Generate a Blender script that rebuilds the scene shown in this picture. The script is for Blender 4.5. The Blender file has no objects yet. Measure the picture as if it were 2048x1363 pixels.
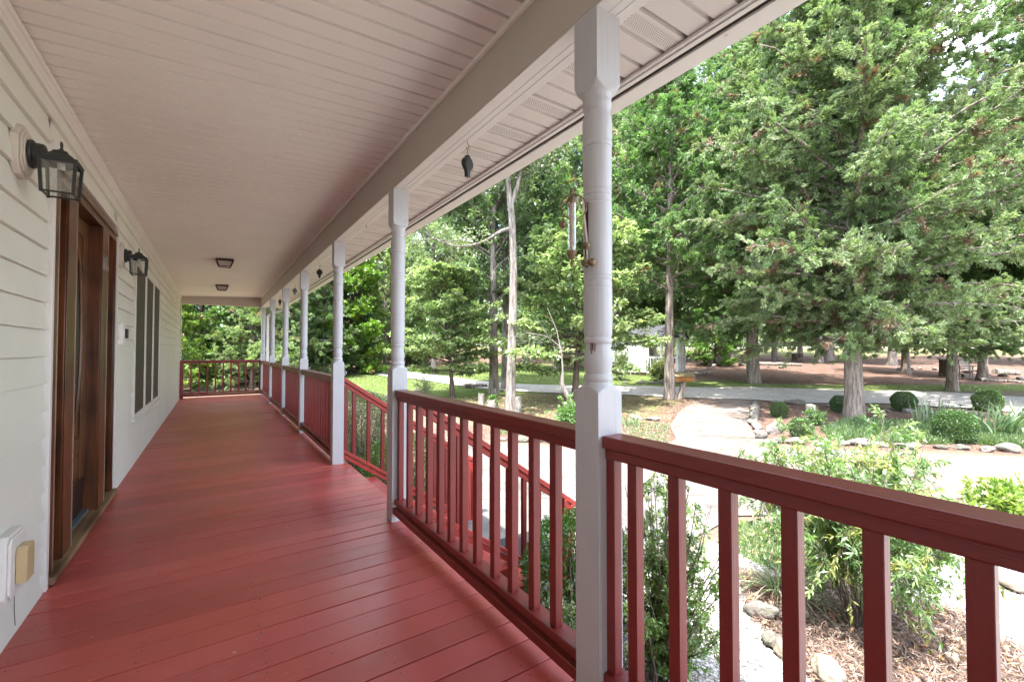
import bpy, bmesh, math, random
import numpy as np
from mathutils import Vector, Matrix, noise

R = math.radians
YB = -3.4      # the porch starts behind the camera
PI = math.pi
scene = bpy.context.scene
COL = scene.collection

# ------------------------------------------------------------------ camera
cam_d = bpy.data.cameras.new('camera')
cam_d.sensor_width = 36.0
cam_d.lens = 880.4 / 2048 * 36
cam_d.clip_start = 0.05
cam_d.clip_end = 600
cam = bpy.data.objects.new('camera', cam_d)
COL.objects.link(cam)
cam.location = (0, 0, 1.2)
YAW, PIT = R(34.1), R(1.183)
cam.rotation_euler = (R(90) + PIT, 0, -YAW)
scene.camera = cam

# ------------------------------------------------------------------ light
SUN_AZ = (-0.84, -0.54)
SUN_EL = R(68)
world = bpy.data.worlds.new('World')
scene.world = world
world.use_nodes = True
wn = world.node_tree
bg = wn.nodes['Background']
sky = wn.nodes.new('ShaderNodeTexSky')
sky.sky_type = 'NISHITA'
sky.sun_disc = False
sky.sun_elevation = SUN_EL
sky.sun_rotation = math.atan2(SUN_AZ[0], SUN_AZ[1])
sky.air_density = 1.0
sky.dust_density = 2.5
sky.ozone_density = 1.0
# broken white clouds mixed over the clear sky
tcw = wn.nodes.new('ShaderNodeTexCoord')
mpw = wn.nodes.new('ShaderNodeMapping'); mpw.inputs['Scale'].default_value = (1, 1, 2.2)
nzw = wn.nodes.new('ShaderNodeTexNoise'); nzw.inputs['Scale'].default_value = 2.4; nzw.inputs['Detail'].default_value = 7
crw = wn.nodes.new('ShaderNodeValToRGB')
crw.color_ramp.elements[0].position = 0.42; crw.color_ramp.elements[1].position = 0.66
mxw = wn.nodes.new('ShaderNodeMixRGB')
mxw.inputs['Color2'].default_value = (7.4, 7.7, 8.3, 1)
wn.links.new(tcw.outputs['Generated'], mpw.inputs['Vector'])
wn.links.new(mpw.outputs['Vector'], nzw.inputs['Vector'])
wn.links.new(nzw.outputs['Fac'], crw.inputs['Fac'])
wn.links.new(crw.outputs['Color'], mxw.inputs['Fac'])
wn.links.new(sky.outputs['Color'], mxw.inputs['Color1'])
wn.links.new(mxw.outputs['Color'], bg.inputs['Color'])
bg.inputs['Strength'].default_value = 0.15
sun_d = bpy.data.lights.new('sun', 'SUN')
sun_d.energy = 2.45
sun_d.angle = R(0.6)
sun_d.color = (1.0, 0.965, 0.90)
sun = bpy.data.objects.new('sun', sun_d)
COL.objects.link(sun)
ce = math.cos(SUN_EL)
_l = math.hypot(*SUN_AZ)
sdir = Vector((SUN_AZ[0] / _l * ce, SUN_AZ[1] / _l * ce, math.sin(SUN_EL)))
sun.rotation_euler = sdir.to_track_quat('Z', 'Y').to_euler()
sun.location = (0, -10, 20)

scene.view_settings.view_transform = 'Standard'
scene.view_settings.look = 'None'
scene.view_settings.exposure = 2.68
scene.view_settings.gamma = 1.0
scene.render.engine = 'CYCLES'
scene.cycles.max_bounces = 7
scene.cycles.diffuse_bounces = 5
scene.cycles.glossy_bounces = 3
scene.cycles.transmission_bounces = 5
scene.cycles.transparent_max_bounces = 8
scene.cycles.caustics_reflective = False
scene.cycles.caustics_refractive = False
scene.cycles.use_denoising = True

# ------------------------------------------------------------------ helpers
def mat(name):
    m = bpy.data.materials.new(name)
    m.use_nodes = True
    nt = m.node_tree
    return m, nt, nt.nodes['Principled BSDF']

def N(nt, t, **kw):
    n = nt.nodes.new(t)
    for k, v in kw.items():
        if k in ('blend_type', 'operation', 'attribute_name', 'data_type', 'noise_dimensions', 'feature', 'wave_type', 'bands_direction', 'distance', 'mode'):
            setattr(n, k, v)
        else:
            n.inputs[k.replace('_', ' ')].default_value = v
    return n

def ramp(nt, stops):
    r = nt.nodes.new('ShaderNodeValToRGB')
    e = r.color_ramp.elements
    while len(e) < len(stops):
        e.new(0.5)
    for i, (p, c) in enumerate(stops):
        e[i].position = p
        e[i].color = (c[0], c[1], c[2], 1) if not isinstance(c, (int, float)) else (c, c, c, 1)
    return r

def L(nt, a, b):
    nt.links.new(a, b)

def painted(name, base, var=0.12, rough=0.5, grain=(3, 3, 60), bump=0.15, speck=None, speck_amt=0.5, coords='Object', spec=0.4, streak=None):
    """paint or vinyl: colour drifts slightly, a little grain in the bump"""
    m, nt, b = mat(name)
    tc = nt.nodes.new('ShaderNodeTexCoord')
    n1 = N(nt, 'ShaderNodeTexNoise', Scale=2.3, Detail=5.0)
    L(nt, tc.outputs[coords], n1.inputs['Vector'])
    dark = tuple(c * (1 - var) for c in base)
    light = tuple(min(1, c * (1 + var * 0.6)) for c in base)
    r = ramp(nt, [(0.3, dark), (0.7, light)])
    L(nt, n1.outputs['Fac'], r.inputs['Fac'])
    out = r.outputs['Color']
    mp = nt.nodes.new('ShaderNodeMapping'); mp.inputs['Scale'].default_value = grain
    L(nt, tc.outputs[coords], mp.inputs['Vector'])
    n2 = N(nt, 'ShaderNodeTexNoise', Scale=3.0, Detail=6.0)
    L(nt, mp.outputs['Vector'], n2.inputs['Vector'])
    if streak is not None:
        rs = ramp(nt, [(0.55, 0.0), (0.75, 1.0)])
        L(nt, n2.outputs['Fac'], rs.inputs['Fac'])
        mm = N(nt, 'ShaderNodeMath', operation='MULTIPLY'); mm.inputs[1].default_value = 0.35
        L(nt, rs.outputs['Color'], mm.inputs[0])
        mx = nt.nodes.new('ShaderNodeMixRGB'); mx.inputs['Color2'].default_value = (*streak, 1)
        L(nt, mm.outputs[0], mx.inputs['Fac']); L(nt, out, mx.inputs['Color1'])
        out = mx.outputs['Color']
    if speck is not None:
        n3 = N(nt, 'ShaderNodeTexNoise', Scale=38.0, Detail=4.0, Roughness=0.7)
        L(nt, tc.outputs[coords], n3.inputs['Vector'])
        n4 = N(nt, 'ShaderNodeTexNoise', Scale=1.7, Detail=3.0)
        L(nt, tc.outputs[coords], n4.inputs['Vector'])
        mu = N(nt, 'ShaderNodeMath', operation='MULTIPLY')
        L(nt, n3.outputs['Fac'], mu.inputs[0]); L(nt, n4.outputs['Fac'], mu.inputs[1])
        r3 = ramp(nt, [(0.36, 0.0), (0.44, speck_amt)])
        L(nt, mu.outputs[0], r3.inputs['Fac'])
        mx = nt.nodes.new('ShaderNodeMixRGB'); mx.inputs['Color2'].default_value = (*speck, 1)
        L(nt, r3.outputs['Color'], mx.inputs['Fac']); L(nt, out, mx.inputs['Color1'])
        out = mx.outputs['Color']
    L(nt, out, b.inputs['Base Color'])
    b.inputs['Roughness'].default_value = rough
    b.inputs['Specular IOR Level'].default_value = spec
    bp = N(nt, 'ShaderNodeBump', Strength=bump, Distance=0.004)
    L(nt, n2.outputs['Fac'], bp.inputs['Height'])
    L(nt, bp.outputs['Normal'], b.inputs['Normal'])
    return m

def obj(name, me, m=None, parent=None, smooth=None):
    if m is not None and not me.materials:
        me.materials.append(m)
    o = bpy.data.objects.new(name, me)
    COL.objects.link(o)
    if parent is not None:
        o.parent = parent
    return o

def tag(o, label=None, cat=None, group=None, kind=None):
    if label: o['label'] = label
    if cat: o['category'] = cat
    if group: o['group'] = group
    if kind: o['kind'] = kind
    return o

def thing(name, label, cat, loc=(0, 0, 0), rz=0, group=None):
    o = bpy.data.objects.new(name, None)
    o.empty_display_size = 0.1
    COL.objects.link(o)
    o.location = loc
    o.rotation_euler = (0, 0, rz)
    return tag(o, label, cat, group)

def copy_tree(o, parent=None):
    c = o.copy()
    COL.objects.link(c)
    c.parent = parent
    for ch in list(o.children):
        copy_tree(ch, c)
    return c

class MB:
    def __init__(s):
        s.bm = bmesh.new()
        s.lay = None

    def box(s, x0, x1, y0, y1, z0, z1):
        v = [s.bm.verts.new(p) for p in ((x0, y0, z0), (x1, y0, z0), (x1, y1, z0), (x0, y1, z0), (x0, y0, z1), (x1, y0, z1), (x1, y1, z1), (x0, y1, z1))]
        f = [s.bm.faces.new([v[i] for i in q]) for q in ((3, 2, 1, 0), (4, 5, 6, 7), (0, 1, 5, 4), (1, 2, 6, 5), (2, 3, 7, 6), (3, 0, 4, 7))]
        return v, f

    def beam(s, p0, p1, w, h, up=(0, 0, 1)):
        """box from p0 to p1, w across, h along up"""
        p0, p1 = Vector(p0), Vector(p1)
        d = (p1 - p0).normalized()
        side = d.cross(Vector(up)).normalized()
        u = side.cross(d).normalized()
        q = []
        for p in (p0, p1):
            for a, b in ((-1, -1), (1, -1), (1, 1), (-1, 1)):
                q.append(s.bm.verts.new(p + side * (a * w / 2) + u * (b * h / 2)))
        for f in ((3, 2, 1, 0), (4, 5, 6, 7), (0, 1, 5, 4), (1, 2, 6, 5), (2, 3, 7, 6), (3, 0, 4, 7)):
            s.bm.faces.new([q[i] for i in f])

    def prism(s, pts, axis, a0, a1):
        """extrude a 2-D outline along an axis. axis 'y': pts are (x,z); 'x': (y,z); 'z': (x,y)"""
        def P(p, a):
            return {'y': (p[0], a, p[1]), 'x': (a, p[0], p[1]), 'z': (p[0], p[1], a)}[axis]
        A = [s.bm.verts.new(P(p, a0)) for p in pts]
        B = [s.bm.verts.new(P(p, a1)) for p in pts]
        n = len(pts)
        s.bm.faces.new(A[::-1]); s.bm.faces.new(B)
        for i in range(n):
            s.bm.faces.new((A[i], A[(i + 1) % n], B[(i + 1) % n], B[i]))

    def sheet(s, pts, axis, a0, a1):
        """open strip from a profile polyline extruded along an axis"""
        def P(p, a):
            return {'y': (p[0], a, p[1]), 'x': (a, p[0], p[1]), 'z': (p[0], p[1], a)}[axis]
        A = [s.bm.verts.new(P(p, a0)) for p in pts]
        B = [s.bm.verts.new(P(p, a1)) for p in pts]
        for i in range(len(pts) - 1):
            s.bm.faces.new((A[i], A[i + 1], B[i + 1], B[i]))

    def tube(s, path, radii, n=8, cap=True):
        path = [Vector(p) for p in path]
        if isinstance(radii, (int, float)):
            radii = [radii] * len(path)
        rings = []
        prev = None
        for i, p in enumerate(path):
            d = (path[min(i + 1, len(path) - 1)] - path[max(i - 1, 0)])
            if d.length < 1e-9: d = Vector((0, 0, 1))
            d.normalize()
            ref = Vector((0, 0, 1)) if abs(d.z) < 0.9 else Vector((1, 0, 0))
            if prev is not None: ref = prev
            a = (ref - d * ref.dot(d)).normalized()
            prev = a
            b = d.cross(a)
            rings.append([s.bm.verts.new(p + (a * math.cos(2 * PI * k / n) + b * math.sin(2 * PI * k / n)) * radii[i]) for k in range(n)])
        for i in range(len(rings) - 1):
            for k in range(n):
                s.bm.faces.new((rings[i][k], rings[i][(k + 1) % n], rings[i + 1][(k + 1) % n], rings[i + 1][k]))
        if cap:
            s.bm.faces.new(rings[0][::-1]); s.bm.faces.new(rings[-1])

    def lathe(s, prof, c=(0, 0, 0), n=24, axis='z', cap=True, fn=None):
        """prof: (r, h) pairs"""
        rings = []
        for r, h in prof:
            ring = []
            for k in range(n):
                a = 2 * PI * k / n
                rr = fn(a, r, h) if fn else r
                x, y = rr * math.cos(a), rr * math.sin(a)
                p = {'z': (x, y, h), 'x': (h, x, y), 'y': (x, h, y)}[axis]
                ring.append(s.bm.verts.new((c[0] + p[0], c[1] + p[1], c[2] + p[2])))
            rings.append(ring)
        for i in range(len(rings) - 1):
            for k in range(n):
                s.bm.faces.new((rings[i][k], rings[i][(k + 1) % n], rings[i + 1][(k + 1) % n], rings[i + 1][k]))
        if cap:
            s.bm.faces.new(rings[0][::-1]); s.bm.faces.new(rings[-1])

    def torus(s, c, R_, r, axis='y', n=28, m=8, arc=1.0):
        path = []
        for k in range(n + (0 if arc >= 1 else 1)):
            a = 2 * PI * arc * k / n
            x, y = R_ * math.cos(a), R_ * math.sin(a)
            path.append(Vector(c) + Vector({'y': (x, 0, y), 'z': (x, y, 0), 'x': (0, x, y)}[axis]))
        if arc >= 1: path.append(path[0].copy())
        s.tube(path, r, m, cap=arc < 1)

    def build(s, name, m, parent=None, smooth=30, bevel=None, mats=None):
        bm = s.bm
        bmesh.ops.recalc_face_normals(bm, faces=bm.faces)
        if smooth:
            ang = R(smooth)
            for f in bm.faces: f.smooth = True
            for e in bm.edges:
                if len(e.link_faces) == 2 and e.calc_face_angle(0) > ang: e.smooth = False
                elif len(e.link_faces) != 2: e.smooth = False
        me = bpy.data.meshes.new(name)
        bm.to_mesh(me); bm.free()
        o = obj(name, me, m, parent)
        if bevel:
            bv = o.modifiers.new('bevel', 'BEVEL')
            bv.width = bevel; bv.segments = 2; bv.limit_method = 'ANGLE'; bv.angle_limit = R(40)
            bv.harden_normals = False
        return o

rng = np.random.default_rng(7)
random.seed(11)

SN, CS = math.sin(YAW), math.cos(YAW)
def g(x, y):
    D = x * SN + y * CS
    t = D - 7.0
    # soft start of the rise, gentle levelling far away
    t = 0.5 * (t + math.sqrt(t * t + 1.5))
    z = -0.96 + 0.042 * t
    if D > 80: z -= 0.042 * (D - 80) * 0.7
    return z
def gz(x, y, e=0.0):
    return g(x, y) + e
def at(px, D):
    """plan position of something seen at column px of the 2048 wide photograph, D metres ahead"""
    Lt = (px - 1024) / 880.4 * D
    return (D * SN + Lt * CS, D * CS - Lt * SN)
def gp(px, py):
    """ground point under a pixel of the photograph (used once to survey the plan)"""
    a = (px - 1024) / 880.4; b = -(py - 681.5) / 880.4
    cp, sp = math.cos(PIT), math.sin(PIT)
    Df = cp - b * sp; Zf = sp + b * cp
    dx, dy, dz = a * CS + Df * SN, -a * SN + Df * CS, Zf
    t = 1.0
    while t < 300:
        if 1.2 + dz * t < g(dx * t, dy * t): break
        t += 0.02 + t * 0.001
    return (dx * t, dy * t)

# ------------------------------------------------------------------ materials
M = {}
M['vinyl'] = painted('white_vinyl_siding', (0.74, 0.755, 0.69), 0.05, 0.45, (2, 2, 2), 0.05, speck=(0.5, 0.47, 0.40), speck_amt=0.12)
M['trim'] = painted('white_trim', (0.74, 0.73, 0.70), 0.05, 0.42, (3, 3, 3), 0.06)
M['ceiling'] = painted('beige_white_ceiling_vinyl', (0.82, 0.80, 0.75), 0.03, 0.5, (1, 1, 1), 0.03)
M['groove'] = M['ceiling']
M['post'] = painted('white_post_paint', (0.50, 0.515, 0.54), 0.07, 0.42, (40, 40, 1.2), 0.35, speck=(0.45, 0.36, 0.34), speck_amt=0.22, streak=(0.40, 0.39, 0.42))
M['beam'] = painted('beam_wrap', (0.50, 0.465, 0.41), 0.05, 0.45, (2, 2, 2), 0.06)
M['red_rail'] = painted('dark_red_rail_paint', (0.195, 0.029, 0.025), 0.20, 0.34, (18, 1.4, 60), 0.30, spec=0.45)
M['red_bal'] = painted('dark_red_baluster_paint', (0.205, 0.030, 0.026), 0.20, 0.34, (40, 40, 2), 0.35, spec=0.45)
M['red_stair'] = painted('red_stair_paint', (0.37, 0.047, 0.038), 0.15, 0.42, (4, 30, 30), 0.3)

# red deck boards: colour drifts per board, scuffs and dust, pale rubs
def deck_material():
    m, nt, b = mat('red_deck_paint')
    tc = nt.nodes.new('ShaderNodeTexCoord')
    at_ = N(nt, 'ShaderNodeAttribute', attribute_name='tone')
    n1 = N(nt, 'ShaderNodeTexNoise', Scale=1.1, Detail=6.0, Roughness=0.6)
    L(nt, tc.outputs['Object'], n1.inputs['Vector'])
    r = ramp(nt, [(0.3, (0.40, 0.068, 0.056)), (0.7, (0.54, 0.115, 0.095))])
    L(nt, n1.outputs['Fac'], r.inputs['Fac'])
    mx = N(nt, 'ShaderNodeMixRGB', blend_type='MULTIPLY', Fac=1.0)
    L(nt, r.outputs['Color'], mx.inputs['Color1']); L(nt, at_.outputs['Color'], mx.inputs['Color2'])
    # pale scuffs
    mp = nt.nodes.new('ShaderNodeMapping'); mp.inputs['Scale'].default_value = (5, 22, 5)
    L(nt, tc.outputs['Object'], mp.inputs['Vector'])
    n2 = N(nt, 'ShaderNodeTexNoise', Scale=2.2, Detail=8.0, Roughness=0.7)
    L(nt, mp.outputs['Vector'], n2.inputs['Vector'])
    n3 = N(nt, 'ShaderNodeTexNoise', Scale=0.9, Detail=2.0)
    L(nt, tc.outputs['Object'], n3.inputs['Vector'])
    mu = N(nt, 'ShaderNodeMath', operation='MULTIPLY')
    L(nt, n2.outputs['Fac'], mu.inputs[0]); L(nt, n3.outputs['Fac'], mu.inputs[1])
    r2 = ramp(nt, [(0.29, 0.0), (0.44, 0.5)])
    L(nt, mu.outputs[0], r2.inputs['Fac'])
    m2 = N(nt, 'ShaderNodeMixRGB', Color2=(0.50, 0.27, 0.22, 1))
    L(nt, r2.outputs['Color'], m2.inputs['Fac']); L(nt, mx.outputs['Color'], m2.inputs['Color1'])
    # small white and dark flecks
    v = N(nt, 'ShaderNodeTexVoronoi', Scale=9.0)
    n9 = N(nt, 'ShaderNodeTexNoise', Scale=30.0, Detail=3.0)
    L(nt, tc.outputs['Object'], n9.inputs['Vector'])
    wv = N(nt, 'ShaderNodeMixRGB', Fac=0.06)
    L(nt, tc.outputs['Object'], wv.inputs['Color1']); L(nt, n9.outputs['Color'], wv.inputs['Color2'])
    L(nt, wv.outputs['Color'], v.inputs['Vector'])
    r4 = ramp(nt, [(0.035, 1.0), (0.06, 0.0)])
    L(nt, v.outputs['Distance'], r4.inputs['Fac'])
    sepc = nt.nodes.new('ShaderNodeSeparateColor')
    L(nt, v.outputs['Color'], sepc.inputs['Color'])
    gt = N(nt, 'ShaderNodeMath', operation='GREATER_THAN'); gt.inputs[1].default_value = 0.50
    L(nt, sepc.outputs['Red'], gt.inputs[0])
    mm = N(nt, 'ShaderNodeMath', operation='MULTIPLY')
    L(nt, r4.outputs['Color'], mm.inputs[0]); L(nt, gt.outputs[0], mm.inputs[1])
    fleck = ramp(nt, [(0.25, (0.05, 0.015, 0.012)), (0.5, (0.62, 0.45, 0.40))])
    L(nt, sepc.outputs['Green'], fleck.inputs['Fac'])
    m3 = nt.nodes.new('ShaderNodeMixRGB')
    L(nt, mm.outputs[0], m3.inputs['Fac']); L(nt, m2.outputs['Color'], m3.inputs['Color1']); L(nt, fleck.outputs['Color'], m3.inputs['Color2'])
    # nail heads on the joist lines, two to a board
    sx = nt.nodes.new('ShaderNodeSeparateXYZ'); L(nt, tc.outputs['Object'], sx.inputs['Vector'])
    def mth(op, a, bb=None, v=None):
        n = N(nt, 'ShaderNodeMath', operation=op); L(nt, a, n.inputs[0])
        if bb is not None: L(nt, bb, n.inputs[1])
        if v is not None: n.inputs[1].default_value = v
        return n.outputs[0]
    nj = N(nt, 'ShaderNodeTexNoise', Scale=7.0, Detail=1.0); L(nt, tc.outputs['Object'], nj.inputs['Vector'])
    wob = mth('MULTIPLY', mth('SUBTRACT', nj.outputs['Fac'], v=0.5), v=0.05)
    xw = mth('ADD', sx.outputs['X'], wob)
    jd = mth('ABSOLUTE', mth('SUBTRACT', mth('MODULO', mth('ADD', xw, v=4.075), v=0.405), v=0.2025))
    yf = mth('MULTIPLY', mth('FRACT', mth('DIVIDE', mth('SUBTRACT', sx.outputs['Y'], v=YB), v=0.14)), v=0.14)
    yd = mth('ABSOLUTE', mth('SUBTRACT', mth('ABSOLUTE', mth('SUBTRACT', yf, v=0.07)), v=0.040))
    dd = mth('ADD', mth('MULTIPLY', jd, jd), mth('MULTIPLY', yd, yd))
    nail = mth('LESS_THAN', dd, v=0.0000155)
    m4 = N(nt, 'ShaderNodeMixRGB', Color2=(0.07, 0.018, 0.015, 1)); L(nt, mth('MULTIPLY', nail, v=0.85), m4.inputs['Fac']); L(nt, m3.outputs['Color'], m4.inputs['Color1'])
    L(nt, m4.outputs['Color'], b.inputs['Base Color'])
    rr = ramp(nt, [(0.3, 0.26), (0.7, 0.46)])
    L(nt, n2.outputs['Fac'], rr.inputs['Fac'])
    L(nt, rr.outputs['Color'], b.inputs['Roughness'])
    b.inputs['Specular IOR Level'].default_value = 0.45
    mp2 = nt.nodes.new('ShaderNodeMapping'); mp2.inputs['Scale'].default_value = (2, 60, 2)
    L(nt, tc.outputs['Object'], mp2.inputs['Vector'])
    n5 = N(nt, 'ShaderNodeTexNoise', Scale=3.0, Detail=5.0)
    L(nt, mp2.outputs['Vector'], n5.inputs['Vector'])
    bp = N(nt, 'ShaderNodeBump', Strength=0.25, Distance=0.003)
    L(nt, n5.outputs['Fac'], bp.inputs['Height']); L(nt, bp.outputs['Normal'], b.inputs['Normal'])
    return m
M['deck'] = deck_material()

def simple(name, color, rough=0.5, metal=0.0, spec=0.5, bump=0.0, bs=40.0, var=0.0):
    m, nt, b = mat(name)
    b.inputs['Base Color'].default_value = (*color, 1)
    b.inputs['Roughness'].default_value = rough
    b.inputs['Metallic'].default_value = metal
    b.inputs['Specular IOR Level'].default_value = spec
    if bump or var:
        tc = nt.nodes.new('ShaderNodeTexCoord')
        n1 = N(nt, 'ShaderNodeTexNoise', Scale=bs, Detail=5.0)
        L(nt, tc.outputs['Object'], n1.inputs['Vector'])
        if bump:
            bp = N(nt, 'ShaderNodeBump', Strength=bump, Distance=0.01)
            L(nt, n1.outputs['Fac'], bp.inputs['Height']); L(nt, bp.outputs['Normal'], b.inputs['Normal'])
        if var:
            r = ramp(nt, [(0.3, tuple(c * (1 - var) for c in color)), (0.7, tuple(min(1, c * (1 + var)) for c in color))])
            L(nt, n1.outputs['Fac'], r.inputs['Fac']); L(nt, r.outputs['Color'], b.inputs['Base Color'])
    return m
M['black'] = simple('black_cast_metal', (0.022, 0.026, 0.024), 0.45, 0.0, 0.5, 0.3, 60)
M['bronze'] = simple('dark_bronze_metal', (0.045, 0.022, 0.016), 0.4, 0.3)
M['brass'] = simple('tarnished_brass', (0.20, 0.15, 0.085), 0.40, 0.5, 0.5, 0.5, 90, 0.5)
M['wire'] = simple('galvanised_wire', (0.22, 0.19, 0.15), 0.4, 0.8)
M['ribbon'] = simple('pale_ribbon', (0.55, 0.50, 0.42), 0.7)
M['reel'] = simple('dark_green_plastic', (0.016, 0.022, 0.019), 0.42)
M['tan'] = simple('tan_plastic', (0.52, 0.40, 0.22), 0.45, var=0.06, bs=8)
M['dark'] = simple('dark_gap', (0.035, 0.022, 0.015), 0.8)
M['screen'] = simple('dark_insect_screen', (0.060, 0.056, 0.040), 0.55, 0, 0.4, 0.3, 300)
M['mat'] = simple('dark_rubber_mat', (0.03, 0.032, 0.036), 0.8, 0, 0.3, 0.6, 90)
M['metalsill'] = simple('blue_grey_metal', (0.20, 0.27, 0.32), 0.35, 0.6)
M['shingle'] = simple('grey_shingle_roof', (0.085, 0.088, 0.095), 1.0, 0, 0.05, 0.5, 14, 0.3)

def glass_mat(name, tint=(0.9, 0.92, 0.9), alpha=0.82, rough=0.05):
    m, nt, b = mat(name)
    out = nt.nodes['Material Output']
    tr = nt.nodes.new('ShaderNodeBsdfTransparent'); tr.inputs['Color'].default_value = (*tint, 1)
    gl = nt.nodes.new('ShaderNodeBsdfGlossy'); gl.inputs['Roughness'].default_value = rough
    gl.inputs['Color'].default_value = (0.95, 0.97, 0.96, 1)
    mx = nt.nodes.new('ShaderNodeMixShader'); mx.inputs['Fac'].default_value = 1 - alpha
    L(nt, tr.outputs[0], mx.inputs[1]); L(nt, gl.outputs[0], mx.inputs[2]); L(nt, mx.outputs[0], out.inputs['Surface'])
    return m
M['glass'] = glass_mat('clear_glass')
M['ribglass'] = glass_mat('ribbed_lamp_glass', (0.75, 0.76, 0.72), 0.55, 0.35)

def wood(name, c_dark, c_light, scale=(14, 14, 0.9), rough=0.32, spec=0.5, sc=2.2):
    m, nt, b = mat(name)
    tc = nt.nodes.new('ShaderNodeTexCoord')
    mp = nt.nodes.new('ShaderNodeMapping'); mp.inputs['Scale'].default_value = scale
    L(nt, tc.outputs['Object'], mp.inputs['Vector'])
    n1 = N(nt, 'ShaderNodeTexNoise', Scale=sc, Detail=7.0, Roughness=0.62, Distortion=0.6)
    L(nt, mp.outputs['Vector'], n1.inputs['Vector'])
    n2 = N(nt, 'ShaderNodeTexNoise', Scale=2.2, Detail=3.0)
    L(nt, tc.outputs['Object'], n2.inputs['Vector'])
    ad = N(nt, 'ShaderNodeMath', operation='ADD'); 
    L(nt, n1.outputs['Fac'], ad.inputs[0]); L(nt, n2.outputs['Fac'], ad.inputs[1])
    h = N(nt, 'ShaderNodeMath', operation='MULTIPLY'); h.inputs[1].default_value = 0.5
    L(nt, ad.outputs[0], h.inputs[0])
    r = ramp(nt, [(0.38, c_dark), (0.52, tuple((a + c) / 2 for a, c in zip(c_dark, c_light))), (0.66, c_light)])
    L(nt, h.outputs[0], r.inputs['Fac']); L(nt, r.outputs['Color'], b.inputs['Base Color'])
    b.inputs['Roughness'].default_value = rough
    b.inputs['Specular IOR Level'].default_value = spec
    bp = N(nt, 'ShaderNodeBump', Strength=0.25, Distance=0.004)
    L(nt, n1.outputs['Fac'], bp.inputs['Height']); L(nt, bp.outputs['Normal'], b.inputs['Normal'])
    return m
M['doorwood'] = wood('dark_stained_wood', (0.014, 0.0045, 0.0025), (0.165, 0.052, 0.015), sc=1.6)
M['doorpanel'] = wood('oak_door_wood', (0.04, 0.014, 0.006), (0.20, 0.085, 0.03))
M['sill'] = wood('worn_sill_wood', (0.10, 0.05, 0.025), (0.34, 0.22, 0.12), (10, 0.8, 10), 0.5)
M['greywood'] = wood('weathered_grey_wood', (0.12, 0.11, 0.10), (0.42, 0.39, 0.35), (20, 20, 2), 0.85, 0.2)
M['boxwood_box'] = wood('orange_cedar_board', (0.20, 0.075, 0.02), (0.48, 0.24, 0.09), (14, 14, 2), 0.7, 0.2)

def bark(name, c1, c2, sc=9.0):
    m, nt, b = mat(name)
    tc = nt.nodes.new('ShaderNodeTexCoord')
    mp = nt.nodes.new('ShaderNodeMapping'); mp.inputs['Scale'].default_value = (sc, sc, sc * 0.14)
    L(nt, tc.outputs['Object'], mp.inputs['Vector'])
    n1 = N(nt, 'ShaderNodeTexNoise', Scale=1.6, Detail=8.0, Roughness=0.7)
    L(nt, mp.outputs['Vector'], n1.inputs['Vector'])
    r = ramp(nt, [(0.36, c1), (0.62, c2)])
    L(nt, n1.outputs['Fac'], r.inputs['Fac'])
    n2 = N(nt, 'ShaderNodeTexNoise', Scale=2.5, Detail=4.0)
    L(nt, tc.outputs['Object'], n2.inputs['Vector'])
    r2 = ramp(nt, [(0.55, 0.0), (0.72, 0.55)])
    L(nt, n2.outputs['Fac'], r2.inputs['Fac'])
    mx = N(nt, 'ShaderNodeMixRGB', Color2=(0.30, 0.31, 0.26, 1))
    L(nt, r2.outputs['Color'], mx.inputs['Fac']); L(nt, r.outputs['Color'], mx.inputs['Color1'])
    L(nt, mx.outputs['Color'], b.inputs['Base Color'])
    b.inputs['Roughness'].default_value = 0.9; b.inputs['Specular IOR Level'].default_value = 0.15
    bp = N(nt, 'ShaderNodeBump', Strength=1.0, Distance=0.05)
    L(nt, n1.outputs['Fac'], bp.inputs['Height']); L(nt, bp.outputs['Normal'], b.inputs['Normal'])
    return m
M['bark_cedar'] = bark('cedar_bark', (0.105, 0.078, 0.064), (0.40, 0.34, 0.295))
M['bark_grey'] = bark('grey_bark', (0.09, 0.075, 0.064), (0.36, 0.32, 0.285))
M['bark_dark'] = bark('dark_bark', (0.045, 0.033, 0.026), (0.17, 0.13, 0.105))

def leaf_mat(name, trans=0.35, rough=0.5):
    """leaf colour comes from the leaves' own colour attribute"""
    m, nt, b = mat(name)
    out = nt.nodes['Material Output']
    a0 = N(nt, 'ShaderNodeAttribute', attribute_name='Col')
    oi = nt.nodes.new('ShaderNodeObjectInfo')
    a = N(nt, 'ShaderNodeMixRGB', blend_type='MULTIPLY', Fac=1.0)
    L(nt, a0.outputs['Color'], a.inputs['Color1']); L(nt, oi.outputs['Color'], a.inputs['Color2'])
    df = nt.nodes.new('ShaderNodeBsdfDiffuse')
    L(nt, a.outputs['Color'], df.inputs['Color'])
    tl = nt.nodes.new('ShaderNodeBsdfTranslucent')
    br = N(nt, 'ShaderNodeMixRGB', blend_type='MULTIPLY', Fac=1.0, Color2=(1.15, 1.25, 0.70, 1))
    L(nt, a.outputs['Color'], br.inputs['Color1']); L(nt, br.outputs['Color'], tl.inputs['Color'])
    mx = nt.nodes.new('ShaderNodeMixShader'); mx.inputs['Fac'].default_value = trans
    L(nt, df.outputs[0], mx.inputs[1]); L(nt, tl.outputs[0], mx.inputs[2])
    gl = nt.nodes.new('ShaderNodeBsdfGlossy'); gl.inputs['Roughness'].default_value = rough
    m2 = nt.nodes.new('ShaderNodeMixShader'); m2.inputs['Fac'].default_value = 0.09 if rough < .5 else 0.05
    L(nt, mx.outputs[0], m2.inputs[1]); L(nt, gl.outputs[0], m2.inputs[2])
    L(nt, m2.outputs[0], out.inputs['Surface'])
    return m
M['needle'] = leaf_mat('cedar_foliage', 0.40, 0.6)
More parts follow.
